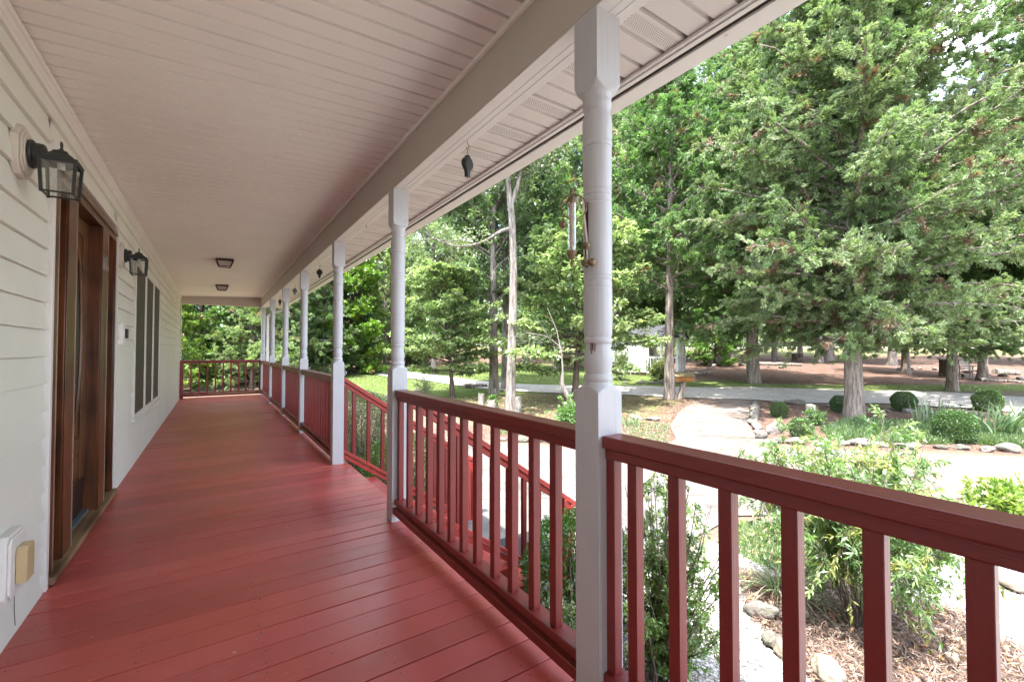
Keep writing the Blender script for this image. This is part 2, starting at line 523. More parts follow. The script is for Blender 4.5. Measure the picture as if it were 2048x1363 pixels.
M['leaf'] = leaf_mat('broad_leaf', 0.46, 0.38)
M['litter'] = leaf_mat('leaf_litter', 0.1, 0.7)

# ------------------------------------------------------------------ ground
def ground_material():
    m, nt, b = mat('yard_ground')
    tc = nt.nodes.new('ShaderNodeTexCoord')
    P = tc.outputs['Object']
    a = N(nt, 'ShaderNodeAttribute', attribute_name='mask')      # R grass, G straw/mulch, B gravel
    sep = nt.nodes.new('ShaderNodeSeparateColor'); L(nt, a.outputs['Color'], sep.inputs['Color'])
    def noise_(scale, detail=5.0, rough=0.6):
        n = N(nt, 'ShaderNodeTexNoise', Scale=scale, Detail=detail, Roughness=rough); L(nt, P, n.inputs['Vector']); return n
    big = noise_(0.9, 5); mid = noise_(4.0, 6, 0.7); fine = noise_(28.0, 5, 0.75); vf = noise_(95.0, 3, 0.7)
    # pine straw / mulch
    straw = ramp(nt, [(0.34, (0.07, 0.043, 0.033)), (0.47, (0.17, 0.105, 0.080)), (0.58, (0.28, 0.19, 0.15)), (0.70, (0.42, 0.33, 0.28))])
    sm = N(nt, 'ShaderNodeMixRGB', Fac=0.6); L(nt, mid.outputs['Fac'], sm.inputs['Color1']); L(nt, fine.outputs['Fac'], sm.inputs['Color2'])
    L(nt, sm.outputs['Color'], straw.inputs['Fac'])
    # grass
    grass = ramp(nt, [(0.28, (0.075, 0.11, 0.028)), (0.5, (0.15, 0.21, 0.06)), (0.62, (0.24, 0.29, 0.10)), (0.78, (0.33, 0.29, 0.15))])
    gm = N(nt, 'ShaderNodeMixRGB', Fac=0.55); L(nt, big.outputs['Fac'], gm.inputs['Color1']); L(nt, fine.outputs['Fac'], gm.inputs['Color2'])
    L(nt, gm.outputs['Color'], grass.inputs['Fac'])
    # gravel
    vor = N(nt, 'ShaderNodeTexVoronoi', Scale=42.0); L(nt, P, vor.inputs['Vector'])
    sv = nt.nodes.new('ShaderNodeSeparateColor'); L(nt, vor.outputs['Color'], sv.inputs['Color'])
    grav = ramp(nt, [(0.0, (0.24, 0.22, 0.20)), (0.5, (0.42, 0.40, 0.37)), (1.0, (0.66, 0.64, 0.61))])
    L(nt, sv.outputs['Red'], grav.inputs['Fac'])
    # dirt between
    dirt = ramp(nt, [(0.3, (0.12, 0.085, 0.06)), (0.55, (0.24, 0.185, 0.14)), (0.75, (0.36, 0.31, 0.26))])
    L(nt, sm.outputs['Color'], dirt.inputs['Fac'])
    def weight(ch, lo=0.42, hi=0.58):
        ad = N(nt, 'ShaderNodeMath', operation='ADD'); L(nt, sep.outputs[ch], ad.inputs[0])
        mm = N(nt, 'ShaderNodeMixRGB', Fac=0.55); L(nt, mid.outputs['Fac'], mm.inputs['Color1']); L(nt, fine.outputs['Fac'], mm.inputs['Color2'])
        L(nt, mm.outputs['Color'], ad.inputs[1])
        h = N(nt, 'ShaderNodeMath', operation='SUBTRACT'); h.inputs[1].default_value = 0.5; L(nt, ad.outputs[0], h.inputs[0])
        r = ramp(nt, [(lo, 0.0), (hi, 1.0)]); L(nt, h.outputs[0], r.inputs['Fac']); return r.outputs['Color']
    cur = dirt.outputs['Color']
    for ch, c in (('Green', straw), ('Red', grass), ('Blue', grav)):
        mx = nt.nodes.new('ShaderNodeMixRGB'); L(nt, weight(ch), mx.inputs['Fac']); L(nt, cur, mx.inputs['Color1']); L(nt, c.outputs['Color'], mx.inputs['Color2']); cur = mx.outputs['Color']
    L(nt, cur, b.inputs['Base Color'])
    b.inputs['Roughness'].default_value = 0.95; b.inputs['Specular IOR Level'].default_value = 0.1
    hm = N(nt, 'ShaderNodeMath', operation='ADD'); L(nt, fine.outputs['Fac'], hm.inputs[0]); L(nt, vor.outputs['Distance'], hm.inputs[1])
    bp = N(nt, 'ShaderNodeBump', Strength=0.9, Distance=0.03); L(nt, hm.outputs[0], bp.inputs['Height']); L(nt, bp.outputs['Normal'], b.inputs['Normal'])
    return m

def poly_mask(px, py, poly, soft):
    """signed soft inside mask of plan points against a polygon"""
    poly = np.array(poly, float)
    n = len(poly)
    inside = np.zeros(px.shape, bool)
    dist = np.full(px.shape, 1e9)
    for i in range(n):
        x0, y0 = poly[i]; x1, y1 = poly[(i + 1) % n]
        c = ((y0 > py) != (y1 > py))
        with np.errstate(divide='ignore', invalid='ignore'):
            xi = (x1 - x0) * (py - y0) / (y1 - y0 + 1e-12) + x0
        inside ^= c & (px < xi)
        dx, dy = x1 - x0, y1 - y0
        t = np.clip(((px - x0) * dx + (py - y0) * dy) / (dx * dx + dy * dy + 1e-12), 0, 1)
        dist = np.minimum(dist, np.hypot(px - x0 - t * dx, py - y0 - t * dy))
    sd = np.where(inside, dist, -dist)
    return np.clip(sd / soft * 0.5 + 0.5, 0, 1)

def P_(pts): return [gp(*p) for p in pts]
ISLAND = P_([(1512, 806), (1503, 830), (1512, 862), (1540, 884), (1620, 890), (1720, 893), (1860, 897), (2040, 906)]) + [gp(2040, 906), (19.5, -2.5), (25, 0.5)] + P_([(2046, 826), (1860, 828), (1700, 818), (1600, 806)])
LAWN = P_([(640, 775), (700, 752), (800, 737), (1000, 728), (1130, 722), (1235, 735), (1300, 765), (1480, 768), (1480, 780), (1100, 776), (900, 792), (700, 800)])
STRAW_FAR = P_([(1000, 722), (1200, 712), (1380, 706), (2000, 702), (2300, 702), (2400, 765), (2040, 768), (1800, 766), (1600, 766), (1420, 752), (1380, 735), (1230, 742)])
STRIP = P_([(1300, 766), (1500, 768), (1700, 770), (2200, 770), (2250, 782), (1700, 779), (1300, 779)])
SHADE = P_([(800, 800), (1000, 792), (1200, 790), (1400, 795), (1340, 850), (1290, 850), (1100, 840), (900, 830)])
NEARGRAVEL = [(1.2, -2), (1.2, 2.9), (3.0, 2.95), (6.2, 2.8), (9.5, 1.2), (14, -1.0), (14, -6), (1.2, -6)]
MULCH = P_([(1480, 1140), (1560, 1160), (1700, 1135), (1800, 1190), (1950, 1240), (2040, 1300)]) + [(4.6, 0.3), (3.6, 0.2), (3.1, 0.9)] + P_([(1600, 1340), (1560, 1280), (1500, 1230)])
MULCH2 = [(2.4, 6.3), (4.9, 9.0), (7.3, 6.4), (8.6, 6.3), (9.7, 7.6), (8.2, 8.2), (6.2, 9.6), (4.5, 10.4), (2.4, 11)]
BEDSIDE = [(1.2, -6), (1.2, 14.5), (2.5, 14.5), (2.7, 5.3), (2.4, 2.8), (2.9, 1.0), (2.9, -6)]
BEDSCRUB = P_([(1440, 1040), (1560, 1040), (1640, 1060), (1640, 1140), (1540, 1150), (1440, 1100)])

PATHEDGE = P_([(1240, 905), (1290, 880), (1322, 852), (1345, 820), (1385, 793), (1425, 789), (1380, 825), (1358, 860), (1362, 885), (1340, 905)])
def build_ground():
    xs = np.unique(np.concatenate([np.arange(-45, -3, 3.0), np.arange(-3, 1, 0.5), np.arange(1, 24, 0.16), np.arange(24, 60, 0.8), np.arange(60, 240, 7.0)]))
    ys = np.unique(np.concatenate([np.arange(-70, -8, 4.0), np.arange(-8, -1, 0.5), np.arange(-1, 18, 0.16), np.arange(18, 60, 0.6), np.arange(60, 240, 7.0)]))
    X, Y = np.meshgrid(xs, ys, indexing='ij')
    Z = np.vectorize(g)(X, Y)
    nx, ny = X.shape
    idx = np.arange(nx * ny).reshape(nx, ny)
    f = np.stack([idx[:-1, :-1], idx[1:, :-1], idx[1:, 1:], idx[:-1, 1:]], -1).reshape(-1, 4)
    co = np.stack([X, Y, Z], -1).reshape(-1, 3)
    me = bpy.data.meshes.new('ground')
    me.vertices.add(len(co)); me.vertices.foreach_set('co', co.astype(np.float32).ravel())
    me.loops.add(f.size); me.loops.foreach_set('vertex_index', f.ravel().astype(np.int32))
    me.polygons.add(len(f)); me.polygons.foreach_set('loop_start', np.arange(0, f.size, 4, dtype=np.int32))
    me.polygons.foreach_set('use_smooth', np.ones(len(f), bool))
    me.update(); me.validate()
    px, py = co[:, 0], co[:, 1]
    D = px * SN + py * CS
    grass = np.full(px.shape, 0.40); straw = np.full(px.shape, 0.42); grav = np.zeros(px.shape)
    grass = np.where(D > 30, 0.30, grass); straw = np.where(D > 30, 0.62, straw)
    def put(ch, poly, val, soft):
        w = poly_mask(px, py, poly, soft); return ch * (1 - w) + val * w
    grass = put(grass, LAWN, 0.95, 2.0)
    straw = put(straw, STRAW_FAR, 0.9, 1.5); grass = put(grass, STRAW_FAR, 0.24, 1.5)
    grass = put(grass, STRIP, 0.72, 0.8)
    far = np.clip((D - 40) / 6, 0, 1); grass = grass * (1 - far) + .50 * far; straw = straw * (1 - far) + .52 * far
    grass = put(grass, SHADE, 0.46, 1.0); straw = put(straw, SHADE, 0.62, 1.0)
    grass = put(grass, PATHEDGE, 0.1, 0.25); straw = put(straw, PATHEDGE, 0.95, 0.25)
    for poly in (ISLAND, MULCH2, BEDSIDE):
        grass = put(grass, poly, 0.12, 0.25); straw = put(straw, poly, 0.95, 0.25)
    grav = put(grav, NEARGRAVEL, 0.92, 0.3); grass = put(grass, NEARGRAVEL, 0.1, 0.4)
    for poly in (MULCH,):
        grav = put(grav, poly, 0.0, 0.2); straw = put(straw, poly, 0.95, 0.2)
    grav = put(grav, BEDSCRUB, 0.45, 0.4); grass = put(grass, BEDSCRUB, 0.42, 0.4)
    att = me.color_attributes.new('mask', 'FLOAT_COLOR', 'POINT')
    att.data.foreach_set('color', np.stack([grass, straw, grav, np.ones_like(grav)], -1).astype(np.float32).ravel())
    o = obj('ground', me, ground_material())
    tag(o, kind='structure')
build_ground()

def draped(name, poly, dz, m, cell=0.5, kind='structure'):
    """flat-lying sheet cut to a plan outline and laid over the ground"""
    bm = bmesh.new()
    vs = [bm.verts.new((x, y, 0)) for x, y in poly]
    f = bm.faces.new(vs)
    bmesh.ops.triangulate(bm, faces=[f])
    x0 = min(p[0] for p in poly); x1 = max(p[0] for p in poly); y0 = min(p[1] for p in poly); y1 = max(p[1] for p in poly)
    for ax, a0, a1 in ((0, x0, x1), (1, y0, y1)):
        t = math.ceil(a0 / cell) * cell
        while t < a1:
            no = (1, 0, 0) if ax == 0 else (0, 1, 0); co = (t, 0, 0) if ax == 0 else (0, t, 0)
            bmesh.ops.bisect_plane(bm, geom=bm.verts[:] + bm.edges[:] + bm.faces[:], plane_co=co, plane_no=no, dist=1e-5)
            t += cell
    for v in bm.verts: v.co.z = g(v.co.x, v.co.y) + dz
    bmesh.ops.recalc_face_normals(bm, faces=bm.faces)
    for f in bm.faces:
        if f.normal.z < 0: f.normal_flip()
        f.smooth = True
    me = bpy.data.meshes.new(name); bm.to_mesh(me); bm.free()
    return tag(obj(name, me, m), kind=kind)

def concrete_material():
    m, nt, b = mat('mottled_concrete')  # plain concrete, its greys mottled at random
    tc = nt.nodes.new('ShaderNodeTexCoord'); P = tc.outputs['Object']
    n1 = N(nt, 'ShaderNodeTexNoise', Scale=0.7, Detail=7.0, Roughness=0.65); L(nt, P, n1.inputs['Vector'])
    r = ramp(nt, [(0.36, (0.085, 0.078, 0.073)), (0.5, (0.148, 0.14, 0.132)), (0.66, (0.235, 0.225, 0.213))]); L(nt, n1.outputs['Fac'], r.inputs['Fac'])
    # pine straw drifted on to it
    mp = nt.nodes.new('ShaderNodeMapping'); mp.inputs['Scale'].default_value = (1.2, 3.4, 1); mp.inputs['Rotation'].default_value = (0, 0, 0.6)
    L(nt, P, mp.inputs['Vector'])
    n2 = N(nt, 'ShaderNodeTexNoise', Scale=1.5, Detail=10.0, Roughness=0.75); L(nt, mp.outputs['Vector'], n2.inputs['Vector'])
    sx = nt.nodes.new('ShaderNodeSeparateXYZ'); L(nt, P, sx.inputs['Vector'])
    rr = ramp(nt, [(0.47, 0.0), (0.58, 0.8)]); L(nt, n2.outputs['Fac'], rr.inputs['Fac'])
    fx = N(nt, 'ShaderNodeMapRange'); fx.inputs['From Min'].default_value = 4.6; fx.inputs['From Max'].default_value = 8.0; L(nt, sx.outputs['X'], fx.inputs['Value'])
    mm = N(nt, 'ShaderNodeMath', operation='MULTIPLY'); L(nt, rr.outputs['Color'], mm.inputs[0]); L(nt, fx.outputs['Result'], mm.inputs[1])
    mx = N(nt, 'ShaderNodeMixRGB', Color2=(0.28, 0.17, 0.12, 1)); L(nt, mm.outputs[0], mx.inputs['Fac']); L(nt, r.outputs['Color'], mx.inputs['Color1'])
    L(nt, mx.outputs['Color'], b.inputs['Base Color'])
    b.inputs['Roughness'].default_value = 0.85; b.inputs['Specular IOR Level'].default_value = 0.25
    n3 = N(nt, 'ShaderNodeTexNoise', Scale=60.0, Detail=4.0); L(nt, P, n3.inputs['Vector'])
    bp = N(nt, 'ShaderNodeBump', Strength=0.3, Distance=0.006); L(nt, n3.outputs['Fac'], bp.inputs['Height']); L(nt, bp.outputs['Normal'], b.inputs['Normal'])
    return m
M['concrete'] = concrete_material()
WALK = [(2.45, 3.0), (2.45, 5.05), (2.9, 6.2)] + P_([(880, 884), (950, 884), (1100, 894), (1250, 905), (1330, 893), (1352, 878), (1340, 852), (1362, 820), (1412, 791), (1506, 796), (1498, 815), (1498, 850), (1512, 874), (1560, 893), (1650, 901), (1760, 905), (2040, 916)]) + [(17.5, -2.4), (16.8, -3.8), gp(2040, 985), gp(1900, 1000), gp(1700, 1030), gp(1560, 1032), gp(1470, 1034), (4.3, 3.0)]
draped('walkway', WALK, 0.02, M['concrete'], 0.4)
M['joint'] = simple('dark_joint', (0.16, 0.14, 0.12), 0.9)
def strip(name, a, b, w, dz, m):
    a, b = Vector((*a, 0)), Vector((*b, 0)); d = (b - a).normalized(); s = Vector((-d.y, d.x, 0)) * w / 2
    return [(a + s)[:2], (b + s)[:2], (b - s)[:2], (a - s)[:2]]
bmj = bmesh.new()
for a, b in (((3.0, 5.6), (7.0, 3.2)), ((4.9, 3.1), (7.2, 5.8)), (gp(1380, 872), gp(1530, 878)), (gp(1350, 845), gp(1500, 846)), (gp(1385, 815), gp(1497, 818)), ((4.0, 4.9), (5.0, 7.9))):
    q = strip('', a, b, 0.018, 0, None)
    A = Vector((*a, 0)); B = Vector((*b, 0)); n = 14
    prev = None
    d = (B - A).normalized(); s = Vector((-d.y, d.x, 0)) * 0.014
    for i in range(n + 1):
        p = A.lerp(B, i / n)
        l = bmj.verts.new((p.x + s.x, p.y + s.y, g(p.x, p.y) + 0.026)); r_ = bmj.verts.new((p.x - s.x, p.y - s.y, g(p.x, p.y) + 0.026))
        if prev: bmj.faces.new((prev[0], prev[1], r_, l))
        prev = (l, r_)
me = bpy.data.meshes.new('walkway_joints'); bmj.to_mesh(me); bmj.free()
tag(obj('walkway_joints', me, M['joint']), kind='structure')

def gravel_material(name, c1, c2, sc):
    m, nt, b = mat(name)
    tc = nt.nodes.new('ShaderNodeTexCoord'); P = tc.outputs['Object']
    v = N(nt, 'ShaderNodeTexVoronoi', Scale=sc); L(nt, P, v.inputs['Vector'])
    sv = nt.nodes.new('ShaderNodeSeparateColor'); L(nt, v.outputs['Color'], sv.inputs['Color'])
    n1 = N(nt, 'ShaderNodeTexNoise', Scale=1.3, Detail=8.0, Roughness=0.7); L(nt, P, n1.inputs['Vector'])
    mx0 = N(nt, 'ShaderNodeMixRGB', Fac=0.6); L(nt, sv.outputs['Red'], mx0.inputs['Color1']); L(nt, n1.outputs['Fac'], mx0.inputs['Color2'])
    r = ramp(nt, [(0.2, c1), (0.75, c2)]); L(nt, mx0.outputs['Color'], r.inputs['Fac'])
    L(nt, r.outputs['Color'], b.inputs['Base Color']); b.inputs['Roughness'].default_value = 0.95
    bp = N(nt, 'ShaderNodeBump', Strength=0.6, Distance=0.02); L(nt, v.outputs['Distance'], bp.inputs['Height']); L(nt, bp.outputs['Normal'], b.inputs['Normal'])
    return m
M['drive'] = gravel_material('pale_drive_gravel', (0.27, 0.245, 0.22), (0.56, 0.53, 0.50), 30)
def ribbon(name, pts, widths, dz, m):
    pts = [Vector((*p, 0)) for p in pts]
    # resample
    fine = []; wf = []
    for i in range(len(pts) - 1):
        p0 = pts[max(i - 1, 0)]; p1 = pts[i]; p2 = pts[i + 1]; p3 = pts[min(i + 2, len(pts) - 1)]
        n = max(2, int((p2 - p1).length / 0.5))
        for k in range(n):
            t = k / n
            fine.append(0.5 * ((2 * p1) + (-p0 + p2) * t + (2 * p0 - 5 * p1 + 4 * p2 - p3) * t * t + (-p0 + 3 * p1 - 3 * p2 + p3) * t ** 3))
            wf.append(widths[i] * (1 - t) + widths[i + 1] * t)
    fine.append(pts[-1]); wf.append(widths[-1])
    bm = bmesh.new(); prev = None
    for i, p in enumerate(fine):
        d = (fine[min(i + 1, len(fine) - 1)] - fine[max(i - 1, 0)]).normalized(); s = Vector((-d.y, d.x, 0))
        row = []
        for k in range(9):
            e = (k / 8 - 0.5)
            w = wf[i] * (1 + 0.30 * noise.noise(Vector((i * 0.21, e * 3, 4.2))))
            q = p + s * (e * w)
            row.append(bm.verts.new((q.x, q.y, g(q.x, q.y) + dz)))
        if prev:
            for k in range(8): bm.faces.new((prev[k], prev[k + 1], row[k + 1], row[k]))
        prev = row
    bmesh.ops.recalc_face_normals(bm, faces=bm.faces)
    for f in bm.faces: f.smooth = True
    me = bpy.data.meshes.new(name); bm.to_mesh(me); bm.free()
    return tag(obj(name, me, m), kind='structure')
ribbon('driveway', P_([(765, 744), (800, 749), (870, 757), (950, 768), (1050, 776), (1200, 780), (1400, 785), (1600, 790)]) + [gp(1800, 796), gp(1990, 804), (25.5, -7)], [2.2, 2.2, 2.0, 2.0, 2.2, 2.4, 3.4, 3.9, 4.2, 4.3, 4.3], 0.035, M['drive'])
ribbon('far_road', [at(1100, 66), at(1300, 65), at(1500, 66), at(1700, 68), at(1900, 66), at(2150, 62), at(2400, 60)], [4] * 7, 0.05, M['drive'])

# ------------------------------------------------------------------ house and porch
XW, XI, PW = -0.685, 1.04, 0.11
YE = 13.6            # porch runs from behind the camera to its far end
PY = [-0.97, 1.034, 3.03, 4.88, 7.03, 9.05, 11.25, 13.5]
house = thing('house', 'long white vinyl sided house with a covered front porch and red deck', 'house')

def siding(Y0, Y1, holes):
    mb = MB()
    z = 0.10 - 0.1335
    zs = []
    while z < 2.55: zs.append(z); z += 0.1335
    for z0 in zs:
        za, zb = max(z0, -0.0), min(z0 + 0.1335, 2.56)
        spans = [(Y0, Y1)]
        for (h0, h1, hz0, hz1) in holes:
            if zb > hz0 and za < hz1:
                ns = []
                for a, b in spans:
                    if h1 <= a or h0 >= b: ns.append((a, b))
                    else:
                        if a < h0: ns.append((a, h0))
                        if b > h1: ns.append((h1, b))
                spans = ns
        for a, b in spans:
            # cross-section of one course: lip at the bottom stands proud, dutch top tucked in
            pr = [(XW - 0.020, za), (XW, za), (XW - 0.0005, za + 0.008), (XW - 0.016, zb - 0.004), (XW - 0.020, zb - 0.004)]
            n = max(1, int((b - a) / 1.2))
            mb.prism(pr, 'y', a, b)
    return mb
DOOR = (3.108, 4.951, -0.05, 2.262)
WIN = (5.965, 8.505, 0.455, 2.145)
siding(YB, YE + 0.05, [DOOR, WIN]).build('siding', M['vinyl'], house, smooth=None)
mb = MB()   # the wall behind the siding, the house body and its end
mb.box(-9.0, XW - 0.12, YB - 4, YE + 0.05, -0.95, 2.75)
mb.box(XW - 0.119, XW - 0.021, YB, 3.166, -0.3, 2.6)
mb.box(XW - 0.119, XW - 0.021, 4.931, WIN[0], -0.3, 2.6)
mb.box(XW - 0.119, XW - 0.021, WIN[1], YE + 0.05, -0.3, 2.6)
mb.box(XW - 0.119, XW - 0.021, DOOR[0], DOOR[1], DOOR[3], 2.6)
mb.box(XW - 0.119, XW - 0.021, WIN[0], WIN[1], WIN[3], 2.6)
mb.box(XW - 0.119, XW - 0.021, WIN[0], WIN[1], -0.3, WIN[2])
mb.build('wall', M['vinyl'], house, smooth=None)
# corner trim at the end of the wall
mb = MB(); mb.box(XW - 0.05, XW + 0.012, YE + 0.05, YE + 0.075, -0.3, 2.53); mb.box(XW - 0.002, XW + 0.012, YE - 0.03, YE + 0.05, 0.0, 2.53)
mb.build('corner_trim', M['trim'], house, bevel=0.002)
# crown trim under the ceiling: stepped vinyl profile
mb = MB()
mb.prism([(XW - 0.02, 2.455), (XW + 0.004, 2.455), (XW + 0.006, 2.475), (XW + 0.012, 2.480), (XW + 0.013, 2.503), (XW + 0.022, 2.508), (XW + 0.024, 2.528), (XW - 0.02, 2.528)], 'y', YB, YE)
mb.build('crown_trim', M['trim'], house)
# porch ceiling, narrow vinyl strips running wall to beam with recessed grooves
def zc(x): return 2.535 + (x - XW) / (XI - XW) * 0.075
def grooved(name, x0, x1, z0, z1, Y0, Y1, pitch, gw, gd, m, parent, thick=0.03):
    bm = bmesh.new()
    def row(y, dz): return [bm.verts.new((x0, y, z0 + dz)), bm.verts.new(((x0 + x1) / 2, y, (z0 + z1) / 2 + dz)), bm.verts.new((x1, y, z1 + dz))]
    y = Y0; rows = [row(y, 0)]; k = 0
    while y + pitch < Y1:
        fl = y + pitch - gw
        deep = gd * (1.5 if k % 3 == 2 else 1.0)
        rows += [row(fl, 0), row(fl + gw * 0.03, deep), row(fl + gw * 0.93, deep), row(y + pitch, 0)]
        y += pitch; k += 1
    rows.append(row(Y1, 0))
    for a, b in zip(rows, rows[1:]):
        for i in range(2):
            bm.faces.new((a[i], a[i + 1], b[i + 1], b[i]))
    # a solid back
    top = [row(Y0, thick), row(Y1, thick)]
    for i in range(2): bm.faces.new((top[0][i + 1], top[0][i], top[1][i], top[1][i + 1]))
    for f in bm.faces: f.smooth = False
    me = bpy.data.meshes.new(name); bm.to_mesh(me); bm.free()
    return obj(name, me, m, parent)
grooved('porch_ceiling', XW + 0.0, XI + 0.01, zc(XW), zc(XI + 0.01), YB, YE + 0.02, 0.1052, 0.019, 0.017, M['ceiling'], house, 0.05)
# joint of the ceiling at the beam: small channel
mb = MB(); mb.box(XI - 0.018, XI - 0.001, YB, YE, 2.585, 2.609); mb.build('ceiling_channel', M['ceiling'], house, bevel=0.002)
# the porch beam, wrapped
mb = MB(); mb.box(XI, XI + 0.125, YB, YE + 0.11, 2.352, 2.72)
mb.build('porch_beam', M['beam'], house, bevel=0.003)
mb = MB(); mb.box(XI + 0.003, XI + 0.056, YB, YE + 0.106, 2.3455, 2.3515)
mb.box(XI + 0.0575, XI + 0.088, YB, YE + 0.1, 2.3450, 2.3513)
mb.box(XI + 0.0895, XI + 0.123, YB, YE + 0.1, 2.3440, 2.3512)
mb.build('beam_underside', M['trim'], house, bevel=0.001)
mb = MB(); mb.box(XW + 0.014, XI - 0.001, YE, YE + 0.11, 2.352, 2.72); mb.build('end_beam', M['beam'], house, bevel=0.003)
# dark gap beside the beam, then the outer soffit
mb = MB(); mb.box(XI + 0.1255, XI + 0.1395, YB, YE + 0.3, 2.366, 2.45); mb.build('shadow_gap', M['dark'], house, smooth=None)
ZS = 2.402
mb = MB(); mb.box(XI + 0.140, XI + 0.178, YB, YE + 0.3, ZS - 0.012, ZS - 0.002); mb.box(XI + 0.140, XI + 0.150, YB, YE + 0.3, ZS - 0.002, ZS + 0.03)
mb.build('inner_channel', M['trim'], house, bevel=0.002)
def soffit_material():
    m, nt, b = mat('vented_soffit')
    tc = nt.nodes.new('ShaderNodeTexCoord')
    sx = nt.nodes.new('ShaderNodeSeparateXYZ'); L(nt, tc.outputs['Object'], sx.inputs['Vector'])
    def math_(op, a, b_=None, v=None):
        n = N(nt, 'ShaderNodeMath', operation=op)
        L(nt, a, n.inputs[0])
        if b_ is not None: L(nt, b_, n.inputs[1])
        if v is not None: n.inputs[1].default_value = v
        return n.outputs[0]
    # which strip: every third is punched with small holes
    ys = math_('SUBTRACT', sx.outputs['Y'], v=YB)
    st = math_('DIVIDE', ys, v=0.1052)
    fr3 = math_('MODULO', st, v=3.0)
    inst = math_('MULTIPLY', math_('GREATER_THAN', fr3, v=0.14), math_('LESS_THAN', fr3, v=0.70))
    pit = 0.0085
    yd = math_('DIVIDE', sx.outputs['Y'], v=pit)
    row = math_('MODULO', math_('FLOOR', yd), v=2.0)
    half = math_('MULTIPLY', row, v=0.5)
    xd = math_('ADD', math_('DIVIDE', sx.outputs['X'], v=pit * 1.25), half)
    fx = math_('SUBTRACT', math_('FRACT', xd), v=0.5)
    fy = math_('SUBTRACT', math_('FRACT', yd), v=0.5)
    d2 = math_('ADD', math_('MULTIPLY', fx, fx), math_('MULTIPLY', fy, fy))
    hole = math_('MULTIPLY', math_('LESS_THAN', d2, v=0.055), inst)
    n1 = N(nt, 'ShaderNodeTexNoise', Scale=2.0, Detail=5.0); L(nt, tc.outputs['Object'], n1.inputs['Vector'])
    r = ramp(nt, [(0.3, (0.66, 0.635, 0.60)), (0.7, (0.73, 0.70, 0.67))]); L(nt, n1.outputs['Fac'], r.inputs['Fac'])
    mx = N(nt, 'ShaderNodeMixRGB', Color2=(0.06, 0.05, 0.04, 1)); L(nt, hole, mx.inputs['Fac']); L(nt, r.outputs['Color'], mx.inputs['Color1'])
    L(nt, mx.outputs['Color'], b.inputs['Base Color']); b.inputs['Roughness'].default_value = 0.5
    return m
grooved('soffit', XI + 0.150, 1.535, ZS, ZS, YB, YE + 0.45, 0.1052, 0.020, 0.014, soffit_material(), house, 0.05)
mb = MB(); mb.box(1.494, 1.534, YB, YE + 0.45, ZS - 0.014, ZS - 0.002); mb.box(1.512, 1.536, YB, YE + 0.45, ZS - 0.020, ZS - 0.0145)
mb.build('outer_channel', M['trim'], house, bevel=0.002)
mb = MB(); mb.box(1.537, 1.566, YB, YE + 0.45, ZS - 0.008, ZS + 0.05); mb.build('fascia_gap', M['dark'], house, smooth=None)
# gutter with ogee front
GP = [(1.567, 2.385), (1.650, 2.383), (1.664, 2.392), (1.672, 2.42), (1.668, 2.45), (1.685, 2.478), (1.70, 2.49), (1.70, 2.51), (1.565, 2.51)]
mb = MB(); mb.prism(GP, 'y', YB, YE + 0.48)
for k in range(10):
    y = -2.6 + k * 1.75
    mb.lathe([(0.0035, 0), (0.0035, 0.003)], (1.585, y, 2.3795), 8)
mb.build('gutter', M['trim'], house, smooth=35)
# unseen roof over porch and house, added to block the sun
mb = MB()
mb.prism([(1.72, 2.515), (1.72, 2.56), (-3.2, 4.75), (-9.6, 2.15), (-9.6, 2.10), (-3.2, 4.70), (1.55, 2.515)], 'y', YB - 4.2, YE + 0.5)
mb.build('roof', M['shingle'], house, smooth=None)
mb = MB(); mb.prism([(1.56, 2.73), (XW - 0.12, 2.73), (-3.2, 4.68), (-9.4, 2.74), (-9.0, 2.70), (1.50, 2.70)], 'y', YE + 0.12, YE + 0.16)
mb.build('gable_end', M['vinyl'], house, smooth=None)
# downspout from the gutter end back to the corner post
mb = MB()
dsp = [(1.63, 13.30, 2.39), (1.63, 13.30, 2.31), (1.30, 13.62, 2.20), (1.215, 13.70, 2.12), (1.215, 13.70, -0.8)]
for a, b in zip(dsp, dsp[1:]): mb.beam(a, b, 0.055, 0.075, (0, 1, 0.01))
mb.build('downspout', M['trim'], house, bevel=0.006)

# deck
def deck():
    bm = bmesh.new(); lay = bm.verts.layers.float_color.new('tone')
    rnd = random.Random(5)
    y = YB
    while y < YE + 0.12:
        w = 0.1400
        gap = rnd.choice([0.004, 0.0055, 0.007, 0.008, 0.009])
        h = rnd.uniform(-0.0012, 0.0012)
        t = rnd.uniform(0.82, 1.10); c = (t, t * rnd.uniform(0.92, 1.08), t * rnd.uniform(0.92, 1.08), 1)
        y0, y1 = y + gap / 2, y + w - gap / 2
        e = 0.0015; xs = [XW - 0.015]
        while xs[-1] < 1.19: xs.append(min(xs[-1] + 0.4, 1.195))
        prof = [(y0, -0.03), (y0, -e), (y0 + e, 0), (y1 - e, 0), (y1, -e), (y1, -0.03)]
        rows = []
        for x in xs:
            wv = 0.0006 * math.sin(x * 7 + y * 31)
            rows.append([bm.verts.new((x, p, q + h + wv)) for p, q in prof])
        for r_ in rows:
            for v in r_: v[lay] = c
        for a, b in zip(rows, rows[1:]):
            for i in range(5): bm.faces.new((a[i], b[i], b[i + 1], a[i + 1]))
        bm.faces.new(rows[0]); bm.faces.new(rows[-1][::-1])
        y += w
    bmesh.ops.recalc_face_normals(bm, faces=bm.faces)
    me = bpy.data.meshes.new('porch_deck'); bm.to_mesh(me); bm.free()
    return obj('porch_deck', me, M['deck'], house)
deck()
mb = MB()
mb.box(1.155, 1.193, YB, YE + 0.12, -0.30, -0.032); mb.box(XW, 1.15, YE + 0.08, YE + 0.118, -0.30, -0.032)
mb.build('deck_skirt', M['red_stair'], house, smooth=None)
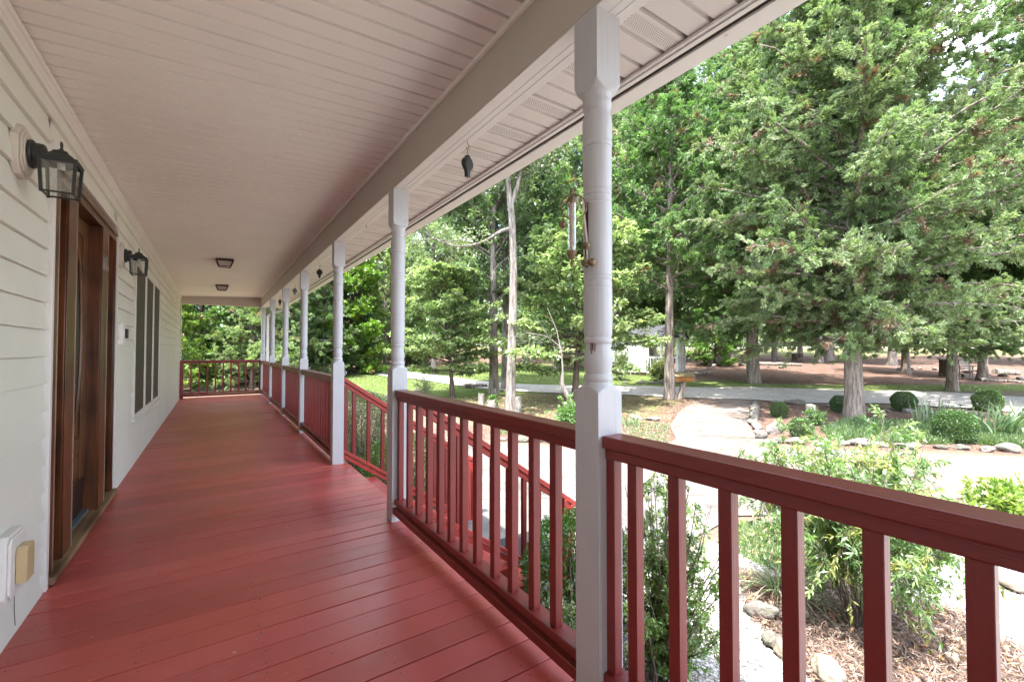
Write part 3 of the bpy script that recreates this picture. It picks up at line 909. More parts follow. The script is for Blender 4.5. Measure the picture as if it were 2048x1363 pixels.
mb = MB(); mb.box(-0.6, 1.12, YB, YE, -0.06, -0.034); mb.build('gap_shade_sheet', M['dark'], house, smooth=None)  # one dark sheet below the boards, stands in for shade in the gaps
mb = MB()
for y in PY:
    mb.box(1.03, 1.13, y, y + 0.1, -1.1, -0.064)
mb.box(-0.70, -0.62, YB, YE, -1.0, -0.064)
mb.build('foundation', simple('grey_block', (0.22, 0.21, 0.2), 0.9, var=0.2, bs=6), house, smooth=None)

# ------------------------------------------------------------------ turned porch posts
def post_mesh():
    prof = []   # z, round radius (None = square)
    seq = [(0.0, None), (1.045, None)]
    R0 = 0.0782
    z = 1.045
    ring = [(0.0, 0.0778)]
    zz = [(0.0, R0), (0.5, R0), (1.052, R0)]
    # lamb's tongue at the top of the lower block
    zz += [(1.056, 0.0765), (1.061, 0.074), (1.066, 0.070), (1.071, 0.064), (1.0755, 0.057), (1.078, 0.0535), (1.080, 0.051)]
    zz += [(1.083, 0.0500), (1.088, 0.0485), (1.0905, 0.0460), (1.0925, 0.0455), (1.0945, 0.0462), (1.097, 0.0485), (1.104, 0.0498), (1.111, 0.0490), (1.117, 0.0462), (1.119, 0.0432), (1.121, 0.0425)]
    zz += [(1.130, 0.0445), (1.145, 0.0475), (1.160, 0.0490), (1.175, 0.0484), (1.190, 0.0458), (1.205, 0.0425), (1.216, 0.0415), (1.222, 0.0420), (1.2235, 0.0450), (1.227, 0.0478), (1.233, 0.0487), (1.239, 0.0480), (1.243, 0.0452)]
    zz += [(1.2445, 0.0450), (1.248, 0.0462), (1.256, 0.0478), (1.270, 0.0486), (1.36, 0.0492), (1.408, 0.0490), (1.411, 0.0472), (1.413, 0.0472), (1.417, 0.0483), (1.428, 0.0488), (1.433, 0.0482), (1.4355, 0.0468), (1.4375, 0.0468), (1.441, 0.0482), (1.449, 0.0486), (1.4515, 0.0470), (1.4535, 0.0470), (1.456, 0.0486)]
    zz += [(1.60, 0.0492), (1.700, 0.0490), (1.7025, 0.0472), (1.7045, 0.0472), (1.708, 0.0483), (1.718, 0.0488), (1.724, 0.0482), (1.7265, 0.0468), (1.7285, 0.0468), (1.732, 0.0482), (1.742, 0.0486), (1.7445, 0.0470), (1.7465, 0.0470), (1.750, 0.0486)]
    zz += [(1.80, 0.0492), (1.890, 0.0496), (1.893, 0.0478), (1.895, 0.0480), (1.899, 0.0508), (1.906, 0.0518), (1.912, 0.0512), (1.9145, 0.0500), (1.93, 0.0506), (1.96, 0.0512), (1.985, 0.0506), (2.003, 0.0480), (2.012, 0.0452), (2.018, 0.0440), (2.024, 0.0442)]
    zz += [(2.030, 0.0470), (2.040, 0.0495), (2.050, 0.0500), (2.058, 0.0485), (2.062, 0.0478), (2.066, 0.0490), (2.072, 0.0505), (2.078, 0.0515)]
    zz += [(2.081, 0.0535), (2.085, 0.058), (2.090, 0.064), (2.096, 0.070), (2.103, 0.074), (2.110, 0.0765), (2.116, R0), (2.2, R0), (2.349, R0)]
    n = 64
    mb = MB()
    hw = PW / 2
    def fn(a, r, h):
        c = max(abs(math.cos(a)), abs(math.sin(a)))
        return min(hw / c, r)
    mb.lathe([(r, z) for z, r in zz], (0, 0, 0), n, fn=fn)
    bm = mb.bm
    bmesh.ops.recalc_face_normals(bm, faces=bm.faces)
    for f in bm.faces: f.smooth = True
    for e in bm.edges:
        if len(e.link_faces) == 2 and e.calc_face_angle(0) > R(14): e.smooth = False
    me = bpy.data.meshes.new('porch_post'); bm.to_mesh(me); bm.free()
    me.materials.append(M['post'])
    return me
pm = post_mesh()
PLAB = [None,
        'large turned white post nearest the camera with a brass and glass ornament hanging on it',
        'turned white post on the near side of the stair opening, second from the camera',
        'turned white post on the far side of the stair opening with red stair rail beyond',
        'turned white post fourth from the camera between two red railing panels',
        'turned white post fifth from the camera along the porch',
        'turned white post next to last before the far porch corner',
        'white post at the far porch corner beside the downspout']
for i, y in enumerate(PY):
    o = bpy.data.objects.new('porch_post', pm); COL.objects.link(o)
    o.location = (XI + PW / 2, y + PW / 2, 0)
    tag(o, PLAB[i] or 'white turned post beside the camera at the near railing end', 'porch post', 'turned white posts along the porch edge')
    if i == 1: post1 = o
M['drip'] = simple('dried_red_drip', (0.15, 0.09, 0.09), 0.6)
mb = MB()
for a, zl, w in ((-170, 1.196, .0016), (-163, 1.188, .0022), (-158, 1.200, .0016), (-149, 1.192, .0018)):
    pr = [(1.2235, .0452), (1.2215, .0424), (1.216, .0419), (1.210, .0421), (1.205, .0429), (1.200, .0440), (1.195, .0451), (1.188, .0466)]
    mb.tube([(r * math.cos(R(a)), r * math.sin(R(a)), z) for z, r in pr if z >= zl], w, 6)
mb.build('drip_stain', M['drip'], post1)

# ------------------------------------------------------------------ railings
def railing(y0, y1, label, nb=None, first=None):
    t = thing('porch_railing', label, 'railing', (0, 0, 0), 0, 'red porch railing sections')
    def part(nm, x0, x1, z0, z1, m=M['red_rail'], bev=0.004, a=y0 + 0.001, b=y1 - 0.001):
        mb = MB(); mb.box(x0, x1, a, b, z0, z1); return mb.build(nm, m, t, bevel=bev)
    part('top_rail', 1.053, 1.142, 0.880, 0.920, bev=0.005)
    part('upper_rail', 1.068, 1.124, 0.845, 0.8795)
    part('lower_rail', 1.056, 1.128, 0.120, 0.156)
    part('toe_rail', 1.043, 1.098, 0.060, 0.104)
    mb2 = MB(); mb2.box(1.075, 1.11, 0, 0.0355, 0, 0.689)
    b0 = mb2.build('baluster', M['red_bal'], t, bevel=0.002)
    ys = []
    span = y1 - y0
    n = nb or max(1, round(span / 0.1502))
    ys.append(y0 + 0.0015)
    stp = (span - 0.0355) / n
    for k in range(1, n): ys.append(y0 + k * stp)
    if first is not None: ys = first
    for k, yy in enumerate(ys):
        b = b0 if k == 0 else b0.copy()
        if k: COL.objects.link(b)
        b.location = (random.uniform(-0.001, 0.001), yy, 0.156)
    return t
RL = ['foreground red railing running from the nearest post past the right edge',
      None,
      'red railing panel beyond the stair opening, between third and fourth posts',
      'red railing panel between fourth and fifth posts',
      'red railing panel between fifth and sixth posts',
      'red railing panel last before the far porch corner']
railing(PY[0] + PW, PY[1], RL[0], first=[0.9995, 0.9105 - 0.0, 0.762, 0.611, 0.460, 0.3075, 0.162, 0.012, -0.14, -0.29, -0.44, -0.59, -0.74, -0.858])
railing(PY[1] + PW, PY[2], 'red railing between the two nearest posts, stair rail seen through it', first=[2.99, 2.815, 2.659, 2.494, 2.331, 2.190, 2.044, 1.898, 1.735, 1.587, 1.4325, 1.295, 1.146])
for k in range(3, 7): railing(PY[k] + PW, PY[k + 1], RL[k - 1])
# end railing across the porch
t = thing('porch_railing', 'red railing across the far end of the porch', 'railing', (0, 0, 0), 0, 'red porch railing sections')
mb = MB(); mb.box(XW + 0.07, XI - 0.001, 13.50, 13.588, 0.905, 0.945); mb.build('top_rail', M['red_rail'], t, bevel=0.004)
mb = MB(); mb.box(XW + 0.07, XI - 0.001, 13.52, 13.575, 0.868, 0.9045); mb.build('upper_rail', M['red_rail'], t, bevel=0.003)
mb = MB(); mb.box(XW + 0.07, XI - 0.001, 13.52, 13.575, 0.105, 0.145); mb.build('lower_rail', M['red_rail'], t, bevel=0.003)
mb = MB(); mb.box(XW + 0.07, XI - 0.001, 13.54, 13.57, 0.040, 0.098); mb.build('toe_rail', M['red_rail'], t, bevel=0.003)
mb = MB(); mb.box(XW + 0.001, XW + 0.069, 13.5, 13.585, 0.0, 0.945); mb.build('end_post', M['red_bal'], t, bevel=0.003)
mb2 = MB(); mb2.box(0, 0.034, 13.53, 13.565, 0.145, 0.868); b0 = mb2.build('baluster', M['red_bal'], t, bevel=0.002)
for k, x in enumerate((-0.483, -0.317, -0.145, 0.022, 0.189, 0.356, 0.523, 0.690, 0.857, 1.004)):
    b = b0 if k == 0 else b0.copy()
    if k: COL.objects.link(b)
    b.location.x = x

# ------------------------------------------------------------------ stairs
st = thing('porch_stairs', 'red painted wooden steps going down from the porch to the concrete', 'stairs')
NR, RUN, RISE = 5, 0.285, 0.19
for k in range(1, 5):
    x0 = 1.195 + (k - 1) * RUN
    mb = MB(); 
    mb.box(x0 + 0.002, x0 + 0.138, 3.02, 4.90, -RISE * k - 0.036, -RISE * k)
    mb.box(x0 + 0.143, x0 + RUN - 0.003 + 0.012, 3.02, 4.90, -RISE * k - 0.036, -RISE * k)
    mb.build('tread', M['red_stair'], st, bevel=0.004)
for yy in (3.05, 3.97, 4.86):
    mb = MB()
    pts = [(1.198, -0.005 - 0.04)]
    pts = [(1.198, -0.25)]
    for k in range(1, 5):
        x0 = 1.198 + (k - 1) * RUN; pts += [(x0, -RISE * k - 0.038), (x0 + RUN - 0.02, -RISE * k - 0.038)]
    pts += [(1.198 + 4 * RUN - 0.02, -0.93), (1.198 + 3.2 * RUN, -0.93), (1.198, -0.5)]
    pts = pts[1:]
    mb.prism(pts, 'y', yy - 0.02, yy + 0.02)
    mb.build('stringer', M['red_stair'], st, smooth=None)

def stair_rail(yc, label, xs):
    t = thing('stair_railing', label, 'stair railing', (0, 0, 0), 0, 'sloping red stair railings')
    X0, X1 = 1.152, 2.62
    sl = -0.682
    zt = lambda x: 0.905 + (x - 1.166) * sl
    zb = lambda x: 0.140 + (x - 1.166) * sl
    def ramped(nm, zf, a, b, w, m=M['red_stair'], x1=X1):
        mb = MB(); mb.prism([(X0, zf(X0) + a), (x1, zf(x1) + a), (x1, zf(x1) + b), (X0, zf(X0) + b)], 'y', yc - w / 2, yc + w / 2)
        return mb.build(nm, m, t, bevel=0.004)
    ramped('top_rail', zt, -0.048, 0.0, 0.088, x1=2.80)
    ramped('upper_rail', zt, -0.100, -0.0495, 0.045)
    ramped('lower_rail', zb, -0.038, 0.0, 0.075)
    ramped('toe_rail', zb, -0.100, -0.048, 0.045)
    for x in xs:
        mb = MB()
        mb.prism([(x, zb(x) + 0.001), (x + 0.038, zb(x + 0.038) + 0.001), (x + 0.038, zt(x + 0.038) - 0.101), (x, zt(x) - 0.101)], 'y', yc - 0.0185, yc + 0.0185)
        mb.build('baluster', M['red_bal'], t, bevel=0.002)
    # newel built from three boards
    mb = MB(); mb.box(2.625, 2.663, yc - 0.045, yc + 0.045, -0.93, zt(2.63) - 0.055); mb.box(2.6645, 2.703, yc - 0.035, yc + 0.035, -0.93, zt(2.67) - 0.055); mb.box(2.7045, 2.742, yc - 0.045, yc + 0.045, -0.93, zt(2.71) - 0.060)
    mb.build('newel_post', M['red_stair'], t, bevel=0.003)
    return t
xs = [1.163] + [1.249 + 0.157 * k for k in range(9)]
stair_rail(4.935, 'sloping red stair rail on the far side of the steps', xs)
stair_rail(3.085, 'sloping red stair rail on the near side, seen through the nearer railing', xs)
# mat at the foot
mb = MB(); mb.box(0, 0.62, 0, 0.95, 0, 0.014); o = mb.build('door_mat', M['mat'], None, bevel=0.004)
o.location = (2.50, 3.25, g(2.6, 3.7) + 0.024); tag(o, 'dark rubber mat on the concrete at the foot of the red steps', 'mat')
# little screw eye on the post
mb = MB(); mb.torus((XI + PW + 0.018, PY[3] + 0.03, 0.955), 0.013, 0.003, 'y', 16, 6); mb.tube([(XI + PW + 0.018, PY[3] + 0.03, 0.942), (XI + PW + 0.005, PY[3] + 0.03, 0.925)], 0.003, 6)
o = mb.build('screw_eye', M['trim']); tag(o, 'tiny white screw eye where the far stair rail meets its post', 'hook')

# ------------------------------------------------------------------ front door
dr = thing('front_door', 'dark stained wooden front door with narrow sidelights and a worn sill', 'door')
FX = XW
mb = MB()
for y0, y1 in ((3.172, 3.262), (3.425, 3.625), (4.335, 4.555), (4.835, 4.905)):
    mb.box(FX - 0.115, FX - 0.004, y0, y1, 0.05, 2.105)
    mb.box(FX - 0.0039, FX + 0.002, y0 + 0.012, y1 - 0.018, 0.05, 2.105)
mb.box(FX - 0.115, FX - 0.002, 3.172, 4.905, 2.1055, 2.155)
mb.build('door_frame', M['doorwood'], dr, bevel=0.004)
mb = MB()   # paler edge strips of the frame members
for y0, y1 in ((3.2505, 3.2625), (3.612, 3.626), (4.543, 4.556)):
    mb.box(FX - 0.0035, FX + 0.0035, y0, y1, 0.05, 2.104)
mb.build('frame_bead', M['tanwood'] if 'tanwood' in M else wood('pale_edge_wood', (0.20, 0.12, 0.08), (0.42, 0.32, 0.25)), dr, bevel=0.001)
mb = MB(); mb.prism([(FX - 0.09, 2.1555), (FX + 0.010, 2.1555), (FX + 0.010, 2.163), (FX - 0.010, 2.225), (FX - 0.09, 2.225)], 'y', 3.168, 4.925)
mb.build('door_head', wood('lit_head_wood', (0.12, 0.075, 0.045), (0.30, 0.24, 0.18), (10, 0.8, 10), 0.6), dr, bevel=0.002)  # paler grey wood; light falling on the head is put into its colour
mb = MB(); mb.box(FX - 0.15, FX + 0.030, 3.168, 4.93, 0.012, 0.049); mb.build('sill', M['sill'], dr, bevel=0.004)
mb = MB(); mb.box(FX - 0.09, FX - 0.045, 3.63, 4.33, 0.0495, 0.068); mb.build('threshold', M['metalsill'], dr, bevel=0.003)
mb = MB(); mb.box(FX - 0.118, FX - 0.085, 3.627, 4.333, 0.072, 2.103)
# stiles and rails proud of the panels
for y0, y1, z0, z1 in ((3.63, 3.74, .073, 2.10), (4.22, 4.332, .073, 2.10), (3.741, 4.219, 1.99, 2.10), (3.741, 4.219, .50, .60), (3.741, 4.219, .073, .32)):
    mb.box(FX - 0.0849, FX - 0.074, y0, y1, z0, z1)
door = mb.build('door_leaf', M['doorpanel'], dr, bevel=0.003)
mb = MB(); mb.box(FX - 0.0739, FX - 0.071, 3.66, 4.30, 0.085, 0.31); mb.build('kick_plate', simple('dark_kick_plate', (0.02, 0.016, 0.015), 0.35, 0.5), door)
mb = MB()
el = [(FX - 0.078, 3.98 + 0.205 * math.cos(a), 1.29 + 0.60 * math.sin(a)) for a in [2 * PI * k / 48 for k in range(49)]]
mb.tube(el, 0.014, 8, cap=False)
for y0, y1, z0, z1 in ((3.77, 4.19, .34, .48),):
    mb.prism([(FX - 0.0849, 0), (FX - 0.0849, 0)] and [(y0, z0), (y1, z0), (y1, z1), (y0, z1)], 'x', FX - 0.0845, FX - 0.077)
mb.build('moulding', M['doorpanel'], door, bevel=0.002)
mb = MB(); mb.lathe([(1, FX - 0.0845), (1, FX - 0.0835)], (0, 3.98, 1.29), 40, 'x', fn=lambda a, r, h: 0.195 * 0.585 / math.hypot(0.585 * math.cos(a), 0.195 * math.sin(a)))
mb.build('oval_pane', M['screen'], door)
mb = MB(); mb.lathe([(0.026, FX - 0.073), (0.026, FX - 0.066), (0.011, FX - 0.062), (0.010, FX - 0.040), (0.026, FX - 0.032), (0.028, FX - 0.018), (0.018, FX - 0.008)], (0, 3.69, 0.98), 20, 'x')
mb.build('door_knob', M['brass'], door)
for y0, y1 in ((3.263, 3.424), (4.556, 4.834)):
    mb = MB(); mb.box(FX - 0.112, FX - 0.095, y0, y1, 0.05, 2.105); sl_ = mb.build('sidelight', M['doorwood'], dr)
    mb = MB(); mb.box(FX - 0.0945, FX - 0.090, y0 + 0.04, y1 - 0.04, 0.55, 2.02); mb.build('pane', M['screen'], sl_)
mb = MB(); mb.box(FX - 0.02, FX + 0.008, 3.128, 3.166, 0.0, 2.262); mb.box(FX - 0.02, FX + 0.008, 4.932, 4.950, 0.0, 2.262); mb.box(FX - 0.02, FX + 0.008, 3.1665, 4.9315, 2.232, 2.262)
mb.build('casing', M['trim'], dr, bevel=0.002)

# ------------------------------------------------------------------ window
wnd = thing('porch_window', 'tall three-part window with white frames and dark screens', 'window')
Y0, Y1, Z0, Z1 = 5.99, 8.50, 0.475, 2.14
mb = MB()
F0, F1 = FX - 0.06, FX + 0.006
mb.box(F0, F1, Y0, Y0 + 0.06, Z0, Z1); mb.box(F0, F1, Y1 - 0.06, Y1, Z0, Z1)
mb.box(F0, F1, Y0 + 0.0605, Y1 - 0.0605, Z0, Z0 + 0.045); mb.box(F0, F1, Y0 + 0.0605, Y1 - 0.0605, Z1 - 0.045, Z1)
for ym in (6.80, 7.61): mb.box(F0, F1 - 0.001, ym, ym + 0.12, Z0 + 0.046, Z1 - 0.046)
mb.build('window_frame', M['trim'], wnd, bevel=0.002)
mb = MB(); mb.box(FX - 0.02, FX + 0.016, Y0 - 0.02, Y1 + 0.02, Z0 - 0.018, Z0 - 0.001); mb.build('window_sill', M['trim'], wnd, bevel=0.003)
for a, b in ((6.051, 6.799), (6.921, 7.609), (7.731, 8.439)):
    mb = MB()
    for q in ((a, a + .018, Z0 + .046, Z1 - .046), (b - .018, b, Z0 + .046, Z1 - .046)): mb.box(FX - 0.045, FX - 0.002, *q)
    mb.box(FX - 0.045, FX - 0.002, a + .0185, b - .0185, Z0 + .046, Z0 + .066); mb.box(FX - 0.045, FX - 0.002, a + .0185, b - .0185, Z1 - .066, Z1 - .046)
    sash = mb.build('sash', simple('dark_sash', (0.06, 0.056, 0.04), 0.5), wnd, bevel=0.002)
    mb = MB(); mb.box(FX - 0.0075, FX - 0.005, a + .0184, b - .0184, Z0 + .0655, Z1 - .0655); mb.build('pane', M['screen'], sash)

# ------------------------------------------------------------------ wall lanterns
def lantern(y, z, label):
    t = thing('wall_lantern', label, 'wall lantern', (XW, y, z), 0, 'black wall lanterns on the house wall')
    mb = MB()   # white scalloped mounting block
    oct_ = lambda s: [(s * 0.60, -s), (s * 0.60 - 0.0, -s)] 
    def out(sy, sz, x0, x1):
        c = 0.45
        pts = [(-sy * c, -sz), (-sy * c * .8, -sz * .93), (0, -sz * 1.06), (sy * c * .8, -sz * .93), (sy * c, -sz), (sy * .85, -sz * .70), (sy, -sz * c), (sy * .93, 0), (sy, sz * c), (sy * .85, sz * .70), (sy * c, sz), (0, sz * 1.06), (-sy * c, sz), (-sy * .85, sz * .70), (-sy, sz * c), (-sy * .93, 0), (-sy, -sz * c), (-sy * .85, -sz * .70)]
        mb.prism(pts, 'x', x0, x1)
    out(0.088, 0.105, -0.012, 0.014); out(0.076, 0.090, 0.0142, 0.021); out(0.066, 0.078, 0.0212, 0.027)
    mb.build('mounting_block', M['beigevinyl'], t, bevel=0.002)
    mb = MB()
    mb.lathe([(0.058, 0.0275), (0.060, 0.036), (0.057, 0.041), (0.050, 0.044), (0.049, 0.070), (0.045, 0.074), (0.012, 0.075)], (0, 0, 0), 32, 'x')
    mb.tube([(0.06, 0, 0.0), (0.075, 0, -0.003), (0.092, 0, 0.004), (0.105, 0, 0.006)], [0.022, 0.015, 0.013, 0.015], 12)
    mb.build('arm', M['black'], t)
    lx, w0, w1 = 0.122, 0.056, 0.049      # lantern centre, half widths top and bottom
    # roof: domed pyramid
    mb = MB()
    def sq(r, h): return [mb.bm.verts.new((lx + sx * r, sy * r, h)) for sx, sy in ((-1, -1), (1, -1), (1, 1), (-1, 1))]
    prof = [(w0 + 0.006, -0.018), (w0 + 0.008, -0.013), (w0 + 0.006, -0.009), (w0 - 0.002, -0.008), (w0 - 0.014, 0.006), (w0 - 0.028, 0.018), (w0 - 0.034, 0.030), (w0 - 0.045, 0.036), (0.008, 0.040)]
    rings = [sq(r, h) for r, h in prof]
    for a, b in zip(rings, rings[1:]):
        for k in range(4): mb.bm.faces.new((a[k], a[(k + 1) % 4], b[(k + 1) % 4], b[k]))
    mb.bm.faces.new(rings[0][::-1]); mb.bm.faces.new(rings[-1])
    mb.lathe([(0.008, 0.040), (0.006, 0.046), (0.003, 0.048)], (lx, 0, 0), 10)
    mb.torus((lx, 0, 0.061), 0.013, 0.003, 'x', 18, 6)
    mb.build('lantern_roof', M['black'], t, bevel=0.001)
    mb = MB()
    zt, zb = -0.018, -0.158
    for sx in (-1, 1):
        for sy in (-1, 1):
            mb.beam((lx + sx * w0, sy * w0, zt), (lx + sx * w1, sy * w1, zb - 0.006), 0.011, 0.011, (1, 0, 0))
    for s in (-1, 1):
        mb.beam((lx - w1, s * w1, zb), (lx + w1, s * w1, zb), 0.006, 0.007); mb.beam((lx + s * w1, -w1, zb), (lx + s * w1, w1, zb), 0.006, 0.007)
        mb.beam((lx - w0, s * w0, zt - .004), (lx + w0, s * w0, zt - .004), 0.007, 0.010); mb.beam((lx + s * w0, -w0, zt - .004), (lx + s * w0, w0, zt - .004), 0.007, 0.010)
    mb.build('lantern_frame', M['black'], t)
    for ax in range(4):
        mb = MB(); r0, r1 = w0 - 0.003, w1 - 0.003
        s = 1 if ax % 2 else -1
        if ax < 2: q = [(lx - r0, s * r0, zt), (lx + r0, s * r0, zt), (lx + r1, s * r1, zb), (lx - r1, s * r1, zb)]
        else: q = [(lx + s * r0, -r0, zt), (lx + s * r0, r0, zt), (lx + s * r1, r1, zb), (lx + s * r1, -r1, zb)]
        mb.bm.faces.new([mb.bm.verts.new(p) for p in q]); mb.build('glass_pane', M['glass'], t, smooth=None)
    mb = MB(); mb.lathe([(0.012, -0.020), (0.014, -0.045), (0.010, -0.048)], (lx, 0, 0), 14); mb.build('socket', M['trim'], t)
    return t
M['beigevinyl'] = simple('aged_white_vinyl', (0.60, 0.56, 0.50), 0.5, var=0.05, bs=5)
lantern(2.69, 2.035, 'black lantern nearest the camera, on the wall before the door')
lantern(5.10, 2.030, 'smaller looking black lantern on the wall between door and window')

# ------------------------------------------------------------------ ceiling lights
def ceiling_light(x, y, label):
    z = zc(x)
    t = thing('ceiling_light', label, 'ceiling light', (x, y, z), 0, 'small square porch ceiling lights')
    a, b, h = 0.115, 0.072, 0.105
    mb = MB(); mb.box(-a, a, -a, a, -0.030, 0.004)
    for sx in (-1, 1):
        for sy in (-1, 1): mb.beam((sx * (a - .014), sy * (a - .014), -.030), (sx * b, sy * b, -h), 0.014, 0.014, (1, 0, 0))
    for s in (-1, 1):
        mb.beam((-b - .007, s * b, -h), (b + .007, s * b, -h), 0.012, 0.012); mb.beam((s * b, -b, -h), (s * b, b, -h), 0.012, 0.012)
    mb.build('lamp_frame', M['bronze'], t)
    mb = MB()
    lo = [mb.bm.verts.new((sx * (b - .003), sy * (b - .003), -h + .002)) for sx, sy in ((-1, -1), (1, -1), (1, 1), (-1, 1))]
    hi = [mb.bm.verts.new((sx * (a - .018), sy * (a - .018), -.031)) for sx, sy in ((-1, -1), (1, -1), (1, 1), (-1, 1))]
    for k in range(4): mb.bm.faces.new((lo[k], lo[(k + 1) % 4], hi[(k + 1) % 4], hi[k]))
    mb.bm.faces.new(lo[::-1]); mb.build('lamp_glass', M['ribglass'], t, smooth=None)
    mb = MB(); mb.lathe([(0.010, -.031), (0.013, -.04), (0.024, -.06), (0.024, -.072), (0.012, -.084), (0.002, -.088)], (0, 0, 0), 14); mb.build('bulb', simple('white_bulb', (0.8, 0.8, 0.76), 0.3), t)
ceiling_light(0.12, 7.97, 'bronze box ceiling light, nearer and larger looking of the two')
ceiling_light(0.127, 11.14, 'bronze box ceiling light by the far end beam of the porch')

# ------------------------------------------------------------------ plant pulleys on hooks under the beam
def pulley(y, label, rot):
    t = thing('plant_pulley', label, 'pulley', (XI + 0.10, y, 2.348), rot, 'dark plant pulleys hanging below the porch beam')
    mb = MB()
    mb.tube([(0, 0, 0.0), (0, 0, -0.014), (0.008, 0, -0.024), (0.013, 0, -0.036), (0.006, 0, -0.046), (-0.006, 0, -0.045), (-0.012, 0, -0.036)], 0.0022, 6)
    mb.tube([(0.0, 0, -0.044), (0.003, 0.003, -0.058), (0.0, 0, -0.066), (-0.006, 0, -0.074), (-0.004, 0, -0.084), (0.006, 0, -0.084), (0.007, 0, -0.074), (0.0, 0, -0.066)], 0.0016, 6)
    mb.build('hook', M['wire'], t)
    mb = MB(); c = -0.128
    pts = []
    for k in range(25):
        a = R(-62) + R(304) * k / 24
        pts.append((0.036 * math.sin(a + PI) * -1 if False else 0.036 * math.cos(a - PI * 0 + R(0)), 0.036 * math.sin(a)))
    # outline: round body, small neck above, tapering spout below
    body = [(0.012, -0.084), (0.012, -0.092)] + [(0.037 * math.cos(R(a)), c + 0.037 * math.sin(R(a))) for a in range(66, -56, -10)] + [(0.014, -0.168), (0.012, -0.180), (0.0115, -0.200), (-0.0115, -0.200), (-0.012, -0.180), (-0.014, -0.168)] + [(0.037 * math.cos(R(a)), c + 0.037 * math.sin(R(a))) for a in range(-124, -247, -10)] + [(-0.012, -0.092), (-0.012, -0.084)]
    mb.prism(body, 'y', -0.012, 0.012)
    mb.lathe([(0.032, 0.0121), (0.030, 0.0165)], (0, 0, c), 26, 'y'); mb.lathe([(0.030, -0.0165), (0.032, -0.0121)], (0, 0, c), 26, 'y')
    mb.build('reel', M['reel'], t, bevel=0.002)
    mb = MB(); mb.tube([(0.0, 0, -0.200), (0.0, 0, -0.212), (0.008, 0, -0.222), (0.006, 0, -0.234), (-0.005, 0, -0.235), (-0.009, 0, -0.226)], 0.0014, 6); mb.build('lower_hook', M['wire'], t)
pulley(2.12, 'dark plant pulley nearest the camera, hanging between the first two posts', R(20))
pulley(6.20, 'dark plant pulley hanging between third and fourth posts', R(-30))
pulley(8.35, 'dark plant pulley hanging between fourth and fifth posts', R(10))
pulley(10.40, 'dark plant pulley hanging between fifth and sixth posts', R(40))
# a bare cup hook
mb = MB(); mb.torus((XI + 0.10, 4.06, 2.325), 0.012, 0.002, 'x', 16, 6, 0.75); mb.tube([(XI + 0.10, 4.06, 2.35), (XI + 0.10, 4.06, 2.337)], 0.002, 6)
tag(mb.build('cup_hook', M['wire']), 'empty cup hook under the beam between the stair opening posts', 'hook')

# ------------------------------------------------------------------ brass and glass ornament with bells
ch = thing('wind_chime', 'brass and glass tube ornament with jingle bells hung on the nearest post', 'ornament', (0.977, 1.090, 1.60))
mb = MB()
mb.lathe([(0.002, 0.138), (0.006, 0.132), (0.0075, 0.124), (0.004, 0.117), (0.003, 0.112), (0.009, 0.108), (0.015, 0.100), (0.0175, 0.092), (0.0175, 0.086)], (0, 0, 0), 20)
mb.build('top_cap', M['brass'], ch)
mb = MB()
mb.lathe([(0.0175, -0.072), (0.0175, -0.080), (0.014, -0.088), (0.007, -0.097), (0.003, -0.102), (0.0035, -0.106), (0.0065, -0.112), (0.0055, -0.119), (0.001, -0.127)], (0, 0, 0), 20)
mb.tube([(0.0, 0, -0.104), (0.045, -0.026, -0.106)], 0.002, 6)
mb.build('bottom_cap', M['brass'], ch)
mb = MB(); mb.lathe([(0.0165, 0.0865), (0.0168, 0.02), (0.0168, -0.03), (0.0165, -0.0725)], (0, 0, 0), 24, cap=False); mb.build('glass_tube', M['glass'], ch)
mb = MB(); mb.lathe([(0.006, 0.086), (0.006, -0.04), (0.0075, -0.042), (0.0075, -0.046), (0.006, -0.047), (0.006, -0.072)], (0, 0, 0), 14); mb.build('inner_tube', simple('pinkish_card', (0.50, 0.36, 0.30), 0.6), ch)
mb = MB()
rc = Vector((0.004, -0.004, 0.074))
for k in range(1):
    path = []
    for q in range(41):
        a = 2 * PI * q / 40
        path.append(rc + Vector((CS, -SN, 0)) * (0.043 * math.cos(a)) + Vector((0, 0, 1)) * (0.042 * math.sin(a)))
    mb.tube(path, 0.0026, 7, cap=False)
mb.build('ring', M['brass'], ch)
mb = MB()
rr_ = Vector((CS, -SN, 0))
for p0, p1, w in ((rc + rr_ * 0.030 + Vector((0, 0, .030)), rc + rr_ * 0.046 + Vector((0, 0, -.125)), .006), (rc + rr_ * 0.018 + Vector((0, 0, .036)), rc + rr_ * 0.002 + Vector((0, 0, -.005)), .008), (rc + rr_ * -0.028 + Vector((0, 0, -.030)), rc + rr_ * 0.010 + Vector((0, 0, -.042)), .010), (rc + rr_ * 0.045 + Vector((0, 0, -.13)), rc + rr_ * 0.046 + Vector((0, 0, -.19)), .005)):
    mb.beam(p0, p1, 0.0015, w, tuple(rr_))
mb.build('ribbon', M['ribbon'], ch)
for off in (rr_ * -0.030 + Vector((0, 0, 0.016)), rr_ * 0.048 + Vector((0, 0, -0.056)), rr_ * 0.044 + Vector((0, 0, -0.112)), rr_ * 0.058 + Vector((0, -0.012, -0.112))):
    mb = MB(); r = 0.0135
    mb.lathe([(0.001, r)] + [(r * math.sin(a), r * math.cos(a)) for a in [PI * k / 12 for k in range(1, 12)]] + [(0.001, -r)], tuple(off), 18)
    mb.torus(tuple(off), r * 1.0, 0.0012, 'z', 20, 6); mb.torus(tuple(off + Vector((0, 0, r + .003))), 0.004, 0.0012, 'y', 10, 5)
    mb.build('bell', M['brass'], ch)
